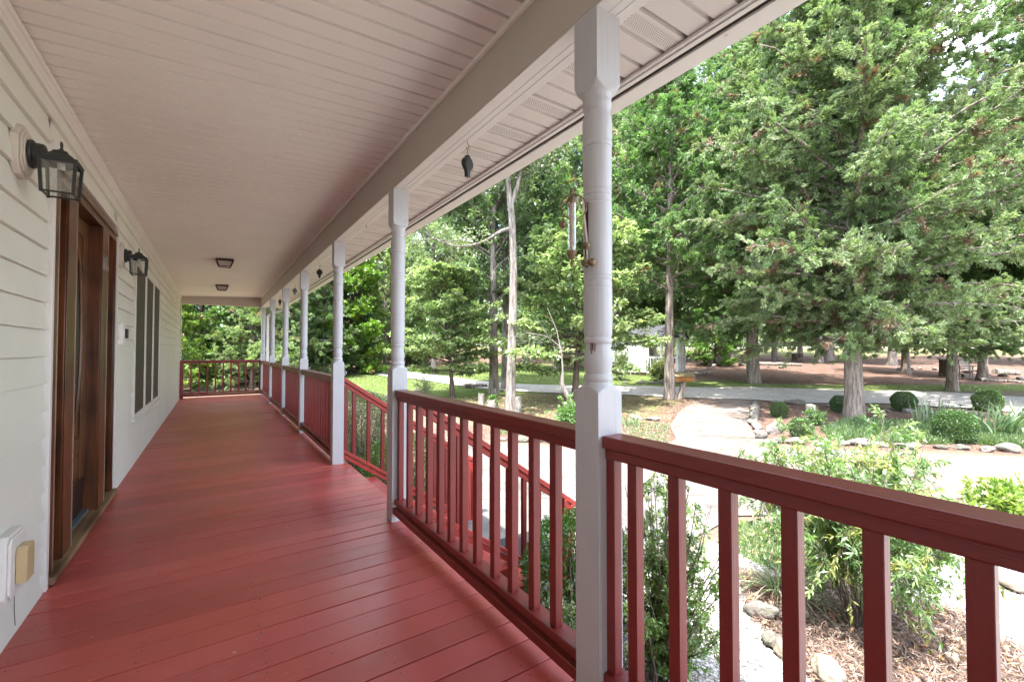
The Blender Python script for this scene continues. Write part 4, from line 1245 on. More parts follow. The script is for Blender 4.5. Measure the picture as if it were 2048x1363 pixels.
mb = MB(); mb.beam((0.068, 0.000, 0.10), (0.068, 0.000, -0.12), 0.012, 0.004, (1, 0, 0)); mb.tube([(0.066, 0.0, 0.05), (0.035, 0.0, 0.10), (0.0, 0.0, 0.115)], 0.002, 6)
mb.build('bracket', M['bronze'], ch)

# ------------------------------------------------------------------ small wall boxes
t = thing('outlet_box', 'tan covered outlet on a white block low on the wall', 'outlet', (XW, 2.645, 0.33))
mb = MB()
for s, a, b in ((1.0, -0.01, 0.022), (0.90, 0.0222, 0.032)):
    sy, sz = 0.098 * s, 0.132 * s
    mb.prism([(-sy, -sz + .025), (-sy + .022, -sz), (sy - .022, -sz), (sy, -sz + .025), (sy, sz - .025), (sy - .022, sz), (-sy + .022, sz), (-sy, sz - .025)], 'x', a, b)
mb.build('mounting_block', M['trim'], t, bevel=0.003)
mb = MB(); mb.prism([(-0.040, -0.072), (0.046, -0.072), (0.046, 0.060), (0.034, 0.072), (-0.028, 0.072), (-0.040, 0.060)], 'x', 0.034, 0.066); mb.box(0.066, 0.068, -0.030, 0.036, 0.030, 0.033)
mb.build('cover', M['tan'], t, bevel=0.004)
mb = MB(); mb.tube([(0.02, 0.075, -0.02), (0.022, 0.085, -0.08), (0.004, 0.095, -0.13)], 0.0013, 5); mb.tube([(0.004, 0.07, -0.15), (0.004, 0.074, -0.22), (0.004, 0.088, -0.29)], 0.0013, 5); mb.build('wire', M['black'], t)
t = thing('doorbell', 'white block with a black doorbell button right of the door', 'doorbell', (XW, 5.20, 1.345))
mb = MB(); mb.box(-0.015, 0.020, -0.055, 0.055, -0.095, 0.095); mb.box(0.0202, 0.027, -0.045, 0.045, -0.083, 0.083); mb.build('mounting_block', M['trim'], t, bevel=0.003)
mb = MB(); mb.box(0.0272, 0.048, -0.024, 0.024, -0.040, 0.045); mb.build('bell_button', simple('black_plastic', (0.012, 0.012, 0.013), 0.3), t, bevel=0.004)

# ================================================================== planting
def mesh_from(name, verts, faces, n, cols=None, m=None, smooth=False):
    """verts (V,3), faces (F,n) index array, cols per vertex (V,3)"""
    me = bpy.data.meshes.new(name)
    me.vertices.add(len(verts)); me.vertices.foreach_set('co', np.ascontiguousarray(verts, np.float32).ravel())
    me.loops.add(faces.size); me.loops.foreach_set('vertex_index', faces.astype(np.int32).ravel())
    me.polygons.add(len(faces)); me.polygons.foreach_set('loop_start', np.arange(0, faces.size, n, dtype=np.int32))
    if smooth: me.polygons.foreach_set('use_smooth', np.ones(len(faces), bool))
    me.update(calc_edges=True)
    if cols is not None:
        c = me.color_attributes.new('Col', 'FLOAT_COLOR', 'POINT')
        c.data.foreach_set('color', np.concatenate([cols, np.ones((len(cols), 1))], 1).astype(np.float32).ravel())
    if m: me.materials.append(m)
    return me

def unit(v): return v / (np.linalg.norm(v, axis=-1, keepdims=True) + 1e-9)

def kites(pos, d, nrm, ln, wd, fold=0.0):
    """leaf quads: base, side, tip, side"""
    d = unit(d); s = unit(np.cross(d, nrm)); ln = np.asarray(ln)[:, None]; wd = np.asarray(wd)[:, None]
    up = np.cross(s, d)
    a = pos; c = pos + d * ln
    mid = pos + d * ln * 0.45 + up * ln * fold
    v = np.stack([a, mid + s * wd / 2, c, mid - s * wd / 2], 1)
    return v.reshape(-1, 3)

def leaves_mesh(name, pos, d, nrm, ln, wd, col, m, fold=0.0):
    v = kites(pos, d, nrm, ln, wd, fold)
    f = np.arange(len(v)).reshape(-1, 4)
    return mesh_from(name, v, f, 4, np.repeat(col, 4, 0), m)

def tubes(paths, radii, sides=5):
    """paths (B,K,3), radii (B,K) -> verts, quads"""
    B, K, _ = paths.shape
    d = unit(np.gradient(paths, axis=1))
    ref = np.tile(np.array([0.31, 0.17, 0.93]), (B, K, 1))
    a = unit(np.cross(d, ref)); b = np.cross(d, a)
    ang = np.arange(sides) / sides * 2 * np.pi
    v = paths[:, :, None, :] + (a[:, :, None, :] * np.cos(ang)[None, None, :, None] + b[:, :, None, :] * np.sin(ang)[None, None, :, None]) * radii[:, :, None, None]
    idx = np.arange(B * K * sides).reshape(B, K, sides)
    f = np.stack([idx[:, :-1, :], np.roll(idx, -1, 2)[:, :-1, :], np.roll(idx, -1, 2)[:, 1:, :], idx[:, 1:, :]], -1).reshape(-1, 4)
    return v.reshape(-1, 3), f

def trunk_rings(H, r0, lean=(0, 0), flare=1.5, seed=0, wob=0.12, K=22, sides=14, top=0.12):
    rg = np.random.default_rng(seed)
    t = np.linspace(0, 1, K) ** 1.4
    ph = rg.uniform(0, 6, 4)
    cx = lean[0] * t * H + wob * np.sin(t * 4 + ph[0]) * t; cy = lean[1] * t * H + wob * np.sin(t * 3.2 + ph[1]) * t
    z = t * H - 0.15
    r = r0 * ((1 - t) * (1 - top) + top)
    fl = 1 + (flare - 1) * np.exp(-t * H / 0.28)
    ang = np.arange(sides) / sides * 2 * np.pi
    lob = 1 + 0.10 * np.sin(ang * 3 + ph[2]) + 0.06 * np.sin(ang * 5 + ph[3])
    lobes = 1 + (lob - 1)[None, :] * (0.6 + 2.2 * np.exp(-t * H / 0.3))[:, None]
    rr = (r * fl)[:, None] * lobes
    v = np.stack([cx[:, None] + rr * np.cos(ang), cy[:, None] + rr * np.sin(ang), np.repeat(z[:, None], sides, 1)], -1)
    idx = np.arange(K * sides).reshape(K, sides)
    f = np.stack([idx[:-1], np.roll(idx, -1, 1)[:-1], np.roll(idx, -1, 1)[1:], idx[1:]], -1).reshape(-1, 4)
    axis = np.stack([cx, cy, z], 1)
    return v.reshape(-1, 3), f, axis

PAL = {
    'cedar': np.array([[.10, .175, .06], [.13, .21, .075], [.17, .24, .10], [.11, .18, .075], [.20, .26, .115]]),
    'cedar_light': np.array([[.15, .225, .095], [.20, .275, .12], [.13, .20, .08], [.24, .30, .15]]),
    'dog': np.array([[.17, .25, .105], [.22, .295, .14], [.27, .335, .18], [.13, .205, .075]]),
    'tall': np.array([[.14, .20, .085], [.18, .245, .115], [.22, .28, .15], [.15, .205, .10]]),
    'bush': np.array([[.09, .175, .035], [.13, .225, .045], [.18, .27, .06], [.07, .14, .03]]),
}

def make_tree(name, seed, H, z0, Rm, nb, prof, elev, curve, twig_n, twig_l, node, per, leaf, pal, flat=0.0, r0=0.2, lean=(0, 0), flare=1.5, brown=0.03, barkm='bark_cedar', leafm='needle', twig_spread=0.9, droop=0.0, tip_gap=0.15, top=0.12, tpow=0.75):
    rg = np.random.default_rng(seed)
    tv, tf, axis = trunk_rings(H * 0.97, r0, lean, flare, seed, top=top)
    # primary limbs
    t = np.sort(rg.uniform(0, 1, nb)); az = np.arange(nb) * 2.39996 + rg.uniform(-.5, .5, nb)
    zb = z0 + t * (H - z0)
    ax = np.stack([np.interp(zb, axis[:, 2], axis[:, k]) for k in range(3)], 1)
    ln = np.array([prof(x) for x in t]) * Rm * rg.uniform(0.72, 1.1, nb)
    el = np.array([elev(x) for x in t]) + rg.uniform(-.15, .15, nb)
    K = 7
    s = np.linspace(0, 1, K)
    hd = np.stack([np.cos(az), np.sin(az), np.zeros(nb)], 1)
    side = np.stack([-np.sin(az), np.cos(az), np.zeros(nb)], 1)
    bend = rg.uniform(-.22, .22, nb)
    P = ax[:, None, :] + hd[:, None, :] * (ln[:, None] * s * np.cos(el)[:, None])[:, :, None] + side[:, None, :] * (ln[:, None] * bend[:, None] * s ** 2)[:, :, None]
    P[:, :, 2] += ln[:, None] * (np.sin(el)[:, None] * s + curve * s ** 2)
    P += rg.normal(0, 0.03, P.shape) * s[None, :, None] * 2
    rad = (0.012 + 0.011 * ln)[:, None] * (1 - 0.85 * s)[None, :]
    bv, bf = tubes(P, rad, 5)
    # twigs
    cnt = np.maximum(2, (ln * twig_n).astype(int))
    bi = np.repeat(np.arange(nb), cnt); nt_ = len(bi)
    ss = tip_gap + (1 - tip_gap) * rg.uniform(0, 1, nt_) ** tpow
    fi = ss * (K - 1); i0 = np.minimum(fi.astype(int), K - 2); fr = (fi - i0)[:, None]
    p0 = P[bi, i0] * (1 - fr) + P[bi, i0 + 1] * fr
    tg = unit(P[bi, i0 + 1] - P[bi, i0])
    rd = rg.normal(0, 1, (nt_, 3)); rd[:, 2] *= (1 - flat)
    td = unit(tg * 0.75 + unit(rd) * twig_spread + np.array([0, 0, 0.10 - droop]))
    tl = twig_l * rg.uniform(0.45, 1.15, nt_) * (1.1 - 0.5 * ss)
    pe = p0 + td * tl[:, None] + np.array([0, 0, -1]) * (droop * tl)[:, None] * 0.5
    tP = np.stack([p0, (p0 + pe) / 2 + rg.normal(0, .015, p0.shape), pe], 1)
    wv, wf = tubes(tP, np.tile(np.array([[0.010, 0.007, 0.003]]), (nt_, 1)) * (0.6 + twig_l), 3)
    # foliage nodes on the twigs
    nn = np.maximum(2, (tl / node).astype(int))
    ti = np.repeat(np.arange(nt_), nn); M_ = len(ti)
    u = rg.uniform(0.12, 1.05, M_)[:, None]
    np_ = p0[ti] * (1 - u) + pe[ti] * u + rg.normal(0, node * 0.35, (M_, 3)) * np.array([1, 1, 1 - flat * .6])
    tdn = unit(pe[ti] - p0[ti])
    li = np.repeat(np.arange(M_), per); Q = len(li)
    r3 = rg.normal(0, 1, (Q, 3)); r3[:, 2] *= (1 - flat * .7)
    ld = unit(tdn[li] * leaf['fwd'] + unit(r3) * leaf['spread'] + np.array([0, 0, leaf['up']]))
    lp = np_[li] + rg.normal(0, leaf['scat'], (Q, 3)) * np.array([1, 1, 1 - flat * .5])
    nr = unit(rg.normal(0, 1, (Q, 3)) * leaf['nj'] + np.array([0, 0, 1.0]) * leaf['nz'])
    ll = leaf['l'] * rg.uniform(.65, 1.25, Q); lw = leaf['w'] * rg.uniform(.7, 1.2, Q)
    pl = PAL[pal]
    base = pl[rg.integers(0, len(pl), nt_)] * 0.55 + pl[rg.integers(0, len(pl), nb)][bi] * 0.45
    hue = 1 + rg.normal(0, .10, (nt_, 1))
    base = base * hue
    br = rg.uniform(0, 1, nt_) < brown
    base[br] = np.array([.17, .115, .07]) * rg.uniform(.7, 1.2, (br.sum(), 1))
    col = np.clip(base[ti][li] * (1 + rg.normal(0, .13, (Q, 1))), 0.01, .6)
    crown = leaves_mesh(name + '_crown', lp, ld, nr, ll, lw, col, M[leafm], leaf.get('fold', 0))
    # wood mesh: trunk + limbs + twigs
    V = np.concatenate([tv, bv, wv]); F = np.concatenate([tf, bf + len(tv), wf + len(tv) + len(bv)])
    woodm = mesh_from(name + '_trunk', V, F, 4, None, M[barkm], smooth=True)
    return woodm, crown

NEED = dict(l=.10, w=.030, fwd=1.0, spread=.75, up=.12, scat=.025, nj=1.0, nz=.5)
protos = {}
protos['cedar_big'] = make_tree('cedar_big', 3, 13.5, 2.0, 4.8, 215, lambda t: (0.62 + 1.7 * t) if t < .2 else 0.98 - 0.74 * ((t - .2) / .8) ** 2.4, lambda t: 0.10 + .75 * t, -0.10, 10.5, 0.80, .066, 17, NEED, 'cedar_light', flat=.25, r0=.235, brown=.05, flare=1.25, top=.10, droop=.22, tip_gap=.06, tpow=.95)
protos['cedar_mid'] = make_tree('cedar_mid', 5, 11.0, 1.7, 2.9, 150, lambda t: 0.95 - .75 * t ** 1.2, lambda t: .35 + .5 * t, -.08, 8, .75, .09, 17, dict(NEED, l=.13, w=.040), 'cedar', flat=.25, r0=.17, brown=.05)
protos['cedar_high'] = make_tree('cedar_high', 6, 12.0, 3.5, 2.9, 140, lambda t: .6 + .35 * math.sin(PI * min(1, t * 1.2 + .1)) - .5 * t ** 2, lambda t: .25 + .6 * t, -.10, 8, .75, .09, 16, dict(NEED, l=.13, w=.040), 'cedar', flat=.25, r0=.17, brown=.05, flare=1.5)
protos['cedar_low'] = make_tree('cedar_low', 8, 8.5, 0.15, 2.9, 140, lambda t: 1.0 - .78 * t ** 1.1, lambda t: .12 + .6 * t, -.05, 8, .75, .09, 17, dict(NEED, l=.125, w=.038), 'cedar_light', flat=.3, r0=.15, brown=.05)
LEAF = dict(l=.145, w=.078, fwd=.7, spread=.9, up=-.42, scat=.05, nj=.35, nz=1.2, fold=.06)
protos['dogwood'] = make_tree('dogwood', 12, 4.6, 1.0, 2.45, 62, lambda t: 0.95 - .45 * t ** 2, lambda t: .12 + .5 * t, .02, 11, .55, .10, 9, LEAF, 'dog', flat=.88, r0=.10, lean=(-.05, .02), brown=.012, barkm='bark_dark', leafm='leaf', twig_spread=1.0)
protos['tall'] = make_tree('tall', 17, 15, 3.6, 4.4, 85, lambda t: 0.55 + .9 * t if t < .4 else .95 - .6 * (t - .4), lambda t: .5 + .5 * t, .05, 8.0, .85, .12, 9, dict(LEAF, l=.15, w=.085, up=-.25, nj=.8), 'tall', flat=.3, r0=.20, brown=.01, barkm='bark_grey', leafm='leaf', tip_gap=.3)
protos['bushy'] = make_tree('bushy', 21, 9.0, 0.2, 3.4, 100, lambda t: .9 - .45 * t ** 2, lambda t: .2 + .7 * t, .0, 7.5, .8, .12, 9, dict(LEAF, l=.17, w=.10, up=-.2, nj=.7), 'bush', flat=.4, r0=.16, brown=.01, barkm='bark_dark', leafm='leaf', tip_gap=.3)

def plant(kind, name, px, D, sc, rot, tint, label, cat, group=None, xy=None, sz=None, parent=None):
    x, y = xy if xy else at(px, D)
    t = thing(name, label, cat, (x, y, g(x, y)), R(rot), group)
    t.scale = (sc, sc, sz or sc)
    w, c = protos[kind]
    a = obj('trunk', w, None, t); b = obj('crown', c, None, t)
    b.color = (*[c * 1.22 for c in tint], 1)
    return t
G1 = 'cedar trees around the yard'
G2 = 'broadleaf trees beyond the lawn'
W = (1, 1, 1)
for px, D, sc, rot, tint, lab in ((1460, 36.0, 1.65, 70, (.75, .9, .72), 'broad cedar between the shed and the thick trunked cedar'),
                                  (1655, 37.0, 1.75, 250, (.72, .86, .70), 'broad dark cedar behind the island tree, to its left'),
                                  (2080, 34.0, 1.60, 10, (.78, .9, .75), 'broad cedar behind the bench at the right edge'),
                                  (1290, 37.0, 1.65, 310, (.8, .95, .72), 'broad cedar rising behind the little white shed')):
    plant('cedar_big', 'cedar_tree', px, D, sc, rot, tint, lab, 'tree', G1)
plant('cedar_big', 'cedar_tree', 1708, 12.5, 1.0, 40, W, 'big cedar with a bare lower trunk standing in the stone edged island bed', 'tree', G1)
plant('cedar_big', 'cedar_tree', 2270, 13.5, 1.15, 200, (.95, 1.02, .95), 'cedar at the right edge of the picture, its limbs reaching over the island bed', 'tree', G1)
plant('cedar_big', 'cedar_tree', 1505, 21.1, 1.22, 130, (.72, .85, .72), 'thick trunked cedar left of the island bed across the driveway', 'tree', G1)
plant('cedar_big', 'cedar_tree', 1903, 18.4, .80, 300, (.85, .95, .85), 'slim cedar with pale bare roots beside the wooden bench', 'tree', G1)
plant('cedar_mid', 'cedar_tree', 1965, 22.2, 1.15, 20, (.8, .9, .8), 'cedar with grey spreading roots just right of the bench', 'tree', G1)
plant('cedar_high', 'cedar_tree', 1338, 16.1, 1.10, 70, (.85, 1.0, .8), 'cedar with a brown trunk next to the planter box on its stump', 'tree', G1)
plant('cedar_mid', 'cedar_tree', 1112, 27.2, 1.15, 160, (1.15, 1.35, .85), 'bright green cedar with a flared base out on the lawn', 'tree', G1)
plant('dogwood', 'dogwood_tree', 905, 16.3, .95, 0, (1.15, 1.12, 1.1), 'small layered dogwood with a leaning trunk left of the tall grey trunks', 'tree', 'dogwood trees in the front yard')
plant('dogwood', 'dogwood_tree', 1150, 14.9, 1.18, 140, (1.25, 1.18, 1.2), 'bushy pale leaved dogwood partly hidden by the nearest post', 'tree', 'dogwood trees in the front yard')
plant('tall', 'hardwood_tree', 988, 17.6, .98, 30, (.9, 1, .9), 'dark trunked hardwood on the lawn just left of the pale trunk', 'tree', G2)
plant('tall', 'hardwood_tree', 1010, 18.8, .92, 220, (.85, .95, .85), 'thin dark trunk directly behind the pale tall trunk', 'tree', G2)
DIST = [('tall', 1638, 34.6, 1.25, 10, W), ('tall', 1548, 37.6, 1.1, 80, W), ('tall', 1600, 45, 1.25, 150, W), ('tall', 1785, 32, 1.3, 250, (.9, 1, .9)), ('tall', 1808, 48, 1.3, 30, W), ('tall', 1165, 30.0, 1.15, 300, (1.2, 1.2, 1.05)), ('tall', 1230, 31, 1.05, 60, (1.15, 1.15, 1.1)), ('tall', 868, 25.0, .80, 100, (1.45, 1.38, 1.45)), ('tall', 1050, 34, 1.15, 190, (1.1, 1.1, 1.1)), ('tall', 1440, 36, 1.25, 15, (1, 1.1, .9)), ('tall', 2120, 30, 1.25, 15, W)]
for k, px, D, sc, rot, tint in DIST:
    plant(k, 'hardwood_tree', px, D, sc, rot, tint, 'tall leafy hardwood standing farther back behind the cedars', 'tree', 'tall hardwoods at the back of the yard')
EDGE = [('cedar_low', 'cedar_tree', 505, 19.6, .78, 20, (1.25, 1.22, 1.1), 'pale olive cedar just past the far end railing'),
        ('bushy', 'hardwood_tree', 400, 20.0, .92, 60, (.75, .85, .75), 'dark green broadleaf tree beside the far end of the house'),
        ('bushy', 'hardwood_tree', 352, 17.6, .42, 160, (1.6, 1.4, 1.0), 'low yellow green bush at the house end under the far railing'),
        ('cedar_low', 'cedar_tree', 585, 23.0, 1.15, 120, (.85, .9, .8), 'dark cedar behind the far corner post'),
        ('cedar_low', 'cedar_tree', 648, 26.5, 1.10, 240, (.75, .85, .75), 'cedar at the lawn edge seen between the far posts'),
        ('bushy', 'hardwood_tree', 700, 25.5, .80, 10, (1.35, 1.35, .7), 'yellow green broadleaf tree at the lawn edge'),
        ('cedar_low', 'cedar_tree', 722, 26.0, .55, 300, (.7, .8, .7), 'low dark cedar at the edge of the lawn'),
        ('tall', 'hardwood_tree', 770, 28.5, .66, 200, (1.5, 1.4, 1.35), 'pale silvery leaved tree where the driveway leaves the lawn'),
        ('cedar_mid', 'cedar_tree', 560, 31, 1.2, 50, (.8, .9, .8), 'tall cedar farther back behind the far posts'),
        ('cedar_low', 'cedar_tree', 800, 33, 1.2, 20, (.8, .9, .8), 'broad cedar behind the silvery tree'),
        ('cedar_mid', 'cedar_tree', 935, 29, 1.15, 80, (.9, 1.0, .85), 'cedar behind the small dogwood at the top of the lawn'),
        ('bushy', 'hardwood_tree', 300, 24.0, 1.2, 250, (.9, .95, .85), 'leafy tree past the end of the house, mostly behind its wall'),
        ('bushy', 'hardwood_tree', 1430, 31, .60, 40, (1.2, 1.3, 1.0), 'light green bushy tree between the shed and the thick trunked cedar'),
        ('cedar_high', 'cedar_tree', 1235, 33.0, 1.35, 200, (.8, .95, .75), 'dark cedar rising behind the pale leaved dogwood'),
        ('cedar_mid', 'cedar_tree', 1810, 25.5, 1.15, 100, (.8, .9, .8), 'cedar filling the gap behind the island tree')]
for k, nm, px, D, sc, rot, tint, lab in EDGE:
    plant(k, nm, px, D, sc, rot, tint, lab, 'tree', G1 if nm == 'cedar_tree' else G2)

# the tall pale forked trunk
def hero_trunk():
    x, y = at(1022, 13.6)
    t = thing('hardwood_tree', 'tall pale grey trunk that forks high up, one limb arching left', 'tree', (x, y, g(x, y)), 0, G2)
    rr_ = np.array([CS, -SN, 0.0]); up = np.array([0, 0, 1.0])
    tv, tf, axis = trunk_rings(6.75, .15, (0.0, 0.0), 1.35, 4, wob=.10, top=.62)
    F_ = []; V_ = [tv]; F_ = [tf]; off = len(tv)
    p = axis[-1]
    def limb(pts, r0, r1, n=10):
        nonlocal off
        pts = np.array(pts); K = len(pts)
        u = np.linspace(0, K - 1, n); q = np.stack([np.interp(u, np.arange(K), pts[:, k]) for k in range(3)], 1)
        for _ in range(2): q[1:-1] = (q[:-2] + 2 * q[1:-1] + q[2:]) / 4
        v, f = tubes(q[None], np.linspace(r0, r1, n)[None], 8)
        V_.append(v); F_.append(f + off); off += len(v)
        return q
    l1 = limb([p - up * .3, p + rr_ * -.10 + up * .9, p + rr_ * -.22 + up * 2.6, p + rr_ * -.1 + up * 5], .095, .03)
    l2 = limb([p - up * .3, p + rr_ * .30 + up * .6, p + rr_ * .55 + up * 2.0, p + rr_ * .9 + up * 4.6], .085, .03)
    b = axis[-1] * 0.86 + axis[0] * 0.14
    l3 = limb([b, b + rr_ * -.35 + up * -.08, b + rr_ * -.75 + up * -.42, b + rr_ * -1.5 + up * -.62, b + rr_ * -2.2 + up * -.45, b + rr_ * -3.0 + up * .1], .060, .012, 14)
    rg = np.random.default_rng(9)
    P0 = []; 
    for l, s0 in ((l1, 3), (l2, 3), (l3, 9)):
        for q in l[s0:]:
            for _ in range(9 if l is not l3 else 3):
                P0.append((q, q + rg.normal(0, 1, 3) * np.array([.9, .9, .5]) + up * (.3 if l is not l3 else 0)))
    P0 = np.array(P0); mid = P0.mean(1) + rg.normal(0, .08, (len(P0), 3))
    v, f = tubes(np.stack([P0[:, 0], mid, P0[:, 1]], 1), np.tile([[.018, .010, .004]], (len(P0), 1)), 4)
    V_.append(v); F_.append(f + off); off += len(v)
    me = mesh_from('trunk', np.concatenate(V_), np.concatenate(F_), 4, None, M['bark_grey'], True)
    obj('trunk', me, None, t)
    ti = np.repeat(np.arange(len(P0)), 150); u = rg.uniform(.25, 1.1, len(ti))[:, None]
    pos = P0[ti, 0] * (1 - u) + P0[ti, 1] * u + rg.normal(0, .16, (len(ti), 3))
    d = unit(rg.normal(0, 1, (len(ti), 3)) + np.array([0, 0, -.5])); nr = unit(rg.normal(0, .8, (len(ti), 3)) + up)
    pl = PAL['tall']; col = pl[rg.integers(0, 4, len(P0))][ti] * (1 + rg.normal(0, .12, (len(ti), 1)))
    obj('crown', leaves_mesh('crown', pos, d, nr, rg.uniform(.07, .13, len(ti)), rg.uniform(.04, .07, len(ti)), np.clip(col, .01, .6), M['leaf'], .05), None, t)
hero_trunk()

# far wood, one mass
def far_wood():
    rg = np.random.default_rng(33)
    P = []; Dr = []; C = []; S = []; tp = []; tr = []
    spots = []
    for px in np.arange(-500, 2900, 62):
        for row, (Dn, hh) in enumerate(((74, 17), (86, 20), (100, 24))):
            spots.append((px + rg.uniform(-30, 30), Dn + rg.uniform(-4, 5), hh * rg.uniform(.8, 1.15)))
    for px in np.arange(-700, 830, 75):
        for Dn, hh in ((36, 12), (44, 14), (55, 16)):
            spots.append((px + rg.uniform(-30, 30), Dn + rg.uniform(-3, 3), hh * rg.uniform(.8, 1.15)))
    for px in np.arange(830, 1500, 90): spots.append((px + rg.uniform(-30, 30), 50 + rg.uniform(-4, 4), 15 * rg.uniform(.8, 1.1)))
    tones = np.array([[.09, .15, .05], [.12, .19, .06], [.16, .22, .09], [.13, .20, .05], [.075, .125, .05], [.19, .24, .11]])
    for px, D, hh in spots:
        x, y = at(px, D); z = g(x, y); n = 34; rad = hh * .29
        tone = tones[rg.integers(0, 6)]
        cc = np.stack([x + rg.normal(0, rad * .55, n), y + rg.normal(0, rad * .55, n), z + np.where(np.arange(n) < 11, rg.uniform(.02, .25, n), rg.uniform(.1, 1, n)) * hh], 1)
        per = 62
        ci = np.repeat(np.arange(n), per)
        sp = rad * .42
        pos = cc[ci] + rg.normal(0, sp, (len(ci), 3)) * np.array([1, 1, .6])
        P.append(pos); Dr.append(unit(rg.normal(0, 1, pos.shape))); C.append(np.clip(tone * (1 + rg.normal(0, .12, (n, 1)))[ci] * (1 + rg.normal(0, .12, (len(ci), 1))), .01, .5)); S.append(np.full(len(ci), .0062 * D))
        tp.append([[x, y, z - .3], [x + rg.normal(0, .2), y, z + hh * .4], [x + rg.normal(0, .4), y, z + hh * .9]]); tr.append([.22, .15, .05])
    P = np.concatenate(P); Dr = np.concatenate(Dr); C = np.concatenate(C); S = np.concatenate(S)
    nr = unit(rg.normal(0, 1, P.shape))
    v = kites(P, Dr, nr, S * rg.uniform(.8, 1.5, len(S)), S * rg.uniform(.5, .9, len(S)))
    tv, tf = tubes(np.array(tp), np.array(tr), 6)
    V = np.concatenate([v, tv]); F = np.concatenate([np.arange(len(v)).reshape(-1, 4), tf + len(v)])
    cols = np.concatenate([np.repeat(C, 4, 0), np.tile([[.11, .085, .07]], (len(tv), 1))])
    tag(obj('far_wood', mesh_from('far_wood', V, F, 4, cols, M['leaf'])), kind='stuff')
far_wood()

# ------------------------------------------------------------------ clipped boxwoods
def box_ball(name, seed, n, r, h, l, w, tones, power=2.6):
    rg = np.random.default_rng(seed)
    d = unit(rg.normal(0, 1, (n, 3)))
    k = (np.abs(d) ** power).sum(1) ** (-1 / power)
    k = k * (1 + .05 * np.sin(d[:, 0] * 6 + seed) * np.sin(d[:, 1] * 5 + 1) + .03 * np.sin(d[:, 2] * 9))
    p = d * (k * rg.uniform(.86, 1.03, n))[:, None] * np.array([r, r, h / 2]) + np.array([0, 0, h / 2])
    ld = unit(d * .8 + rg.normal(0, .7, (n, 3))); nr = unit(rg.normal(0, 1, (n, 3)) + d * .6)
    tones = np.array(tones); col = tones[rg.integers(0, len(tones), n)] * (1 + rg.normal(0, .15, (n, 1)))
    lv = leaves_mesh(name, p, ld, nr, l * rg.uniform(.7, 1.3, n), w * rg.uniform(.7, 1.2, n), np.clip(col, .01, .6), M['leaf'], .05)
    return lv
BT = [(.055, .13, .022), (.075, .165, .028), (.045, .10, .02), (.095, .19, .04)]
ball = box_ball('boxwood', 5, 15000, .34, .68, .032, .017, BT)
def twig_core(r, h, seed, n=26):
    rg = np.random.default_rng(seed)
    a = rg.uniform(0, 6.28, n); rr = r * rg.uniform(.1, .75, n)
    top = np.stack([rr * np.cos(a), rr * np.sin(a), h * rg.uniform(.5, .92, n)], 1)
    base = top * np.array([.12, .12, 0]) + np.array([0, 0, -.03])
    v, f = tubes(np.stack([base, base * .5 + top * .5 + rg.normal(0, .03, top.shape), top], 1), np.tile([[.010, .007, .003]], (n, 1)), 4)
    return mesh_from('stems', v, f, 4, None, M['bark_dark'], True)
core = twig_core(.3, .65, 3)
GB = 'clipped round boxwoods in the island bed'
for px, py, s, lab in ((1558, 834, .62, 'small round boxwood at the left end of the island bed'), (1603, 876, .66, 'round boxwood in the front left of the island bed by the stones'), (1681, 824, .72, 'round boxwood half hidden behind the island tree trunk'), (1808, 822, .86, 'round boxwood right of the island tree near the driveway'), (1910, 884, 1.0, 'largest round boxwood, in front of the iris leaves'), (1976, 822, .95, 'boxwood behind the iris leaves')):
    x, y = gp(px, py)
    t = thing('boxwood_shrub', lab, 'shrub', (x, y, g(x, y)), R(px * 7 % 360), GB); t.scale = (s, s, s)
    obj('foliage', ball, None, t); obj('stems', core, None, t)

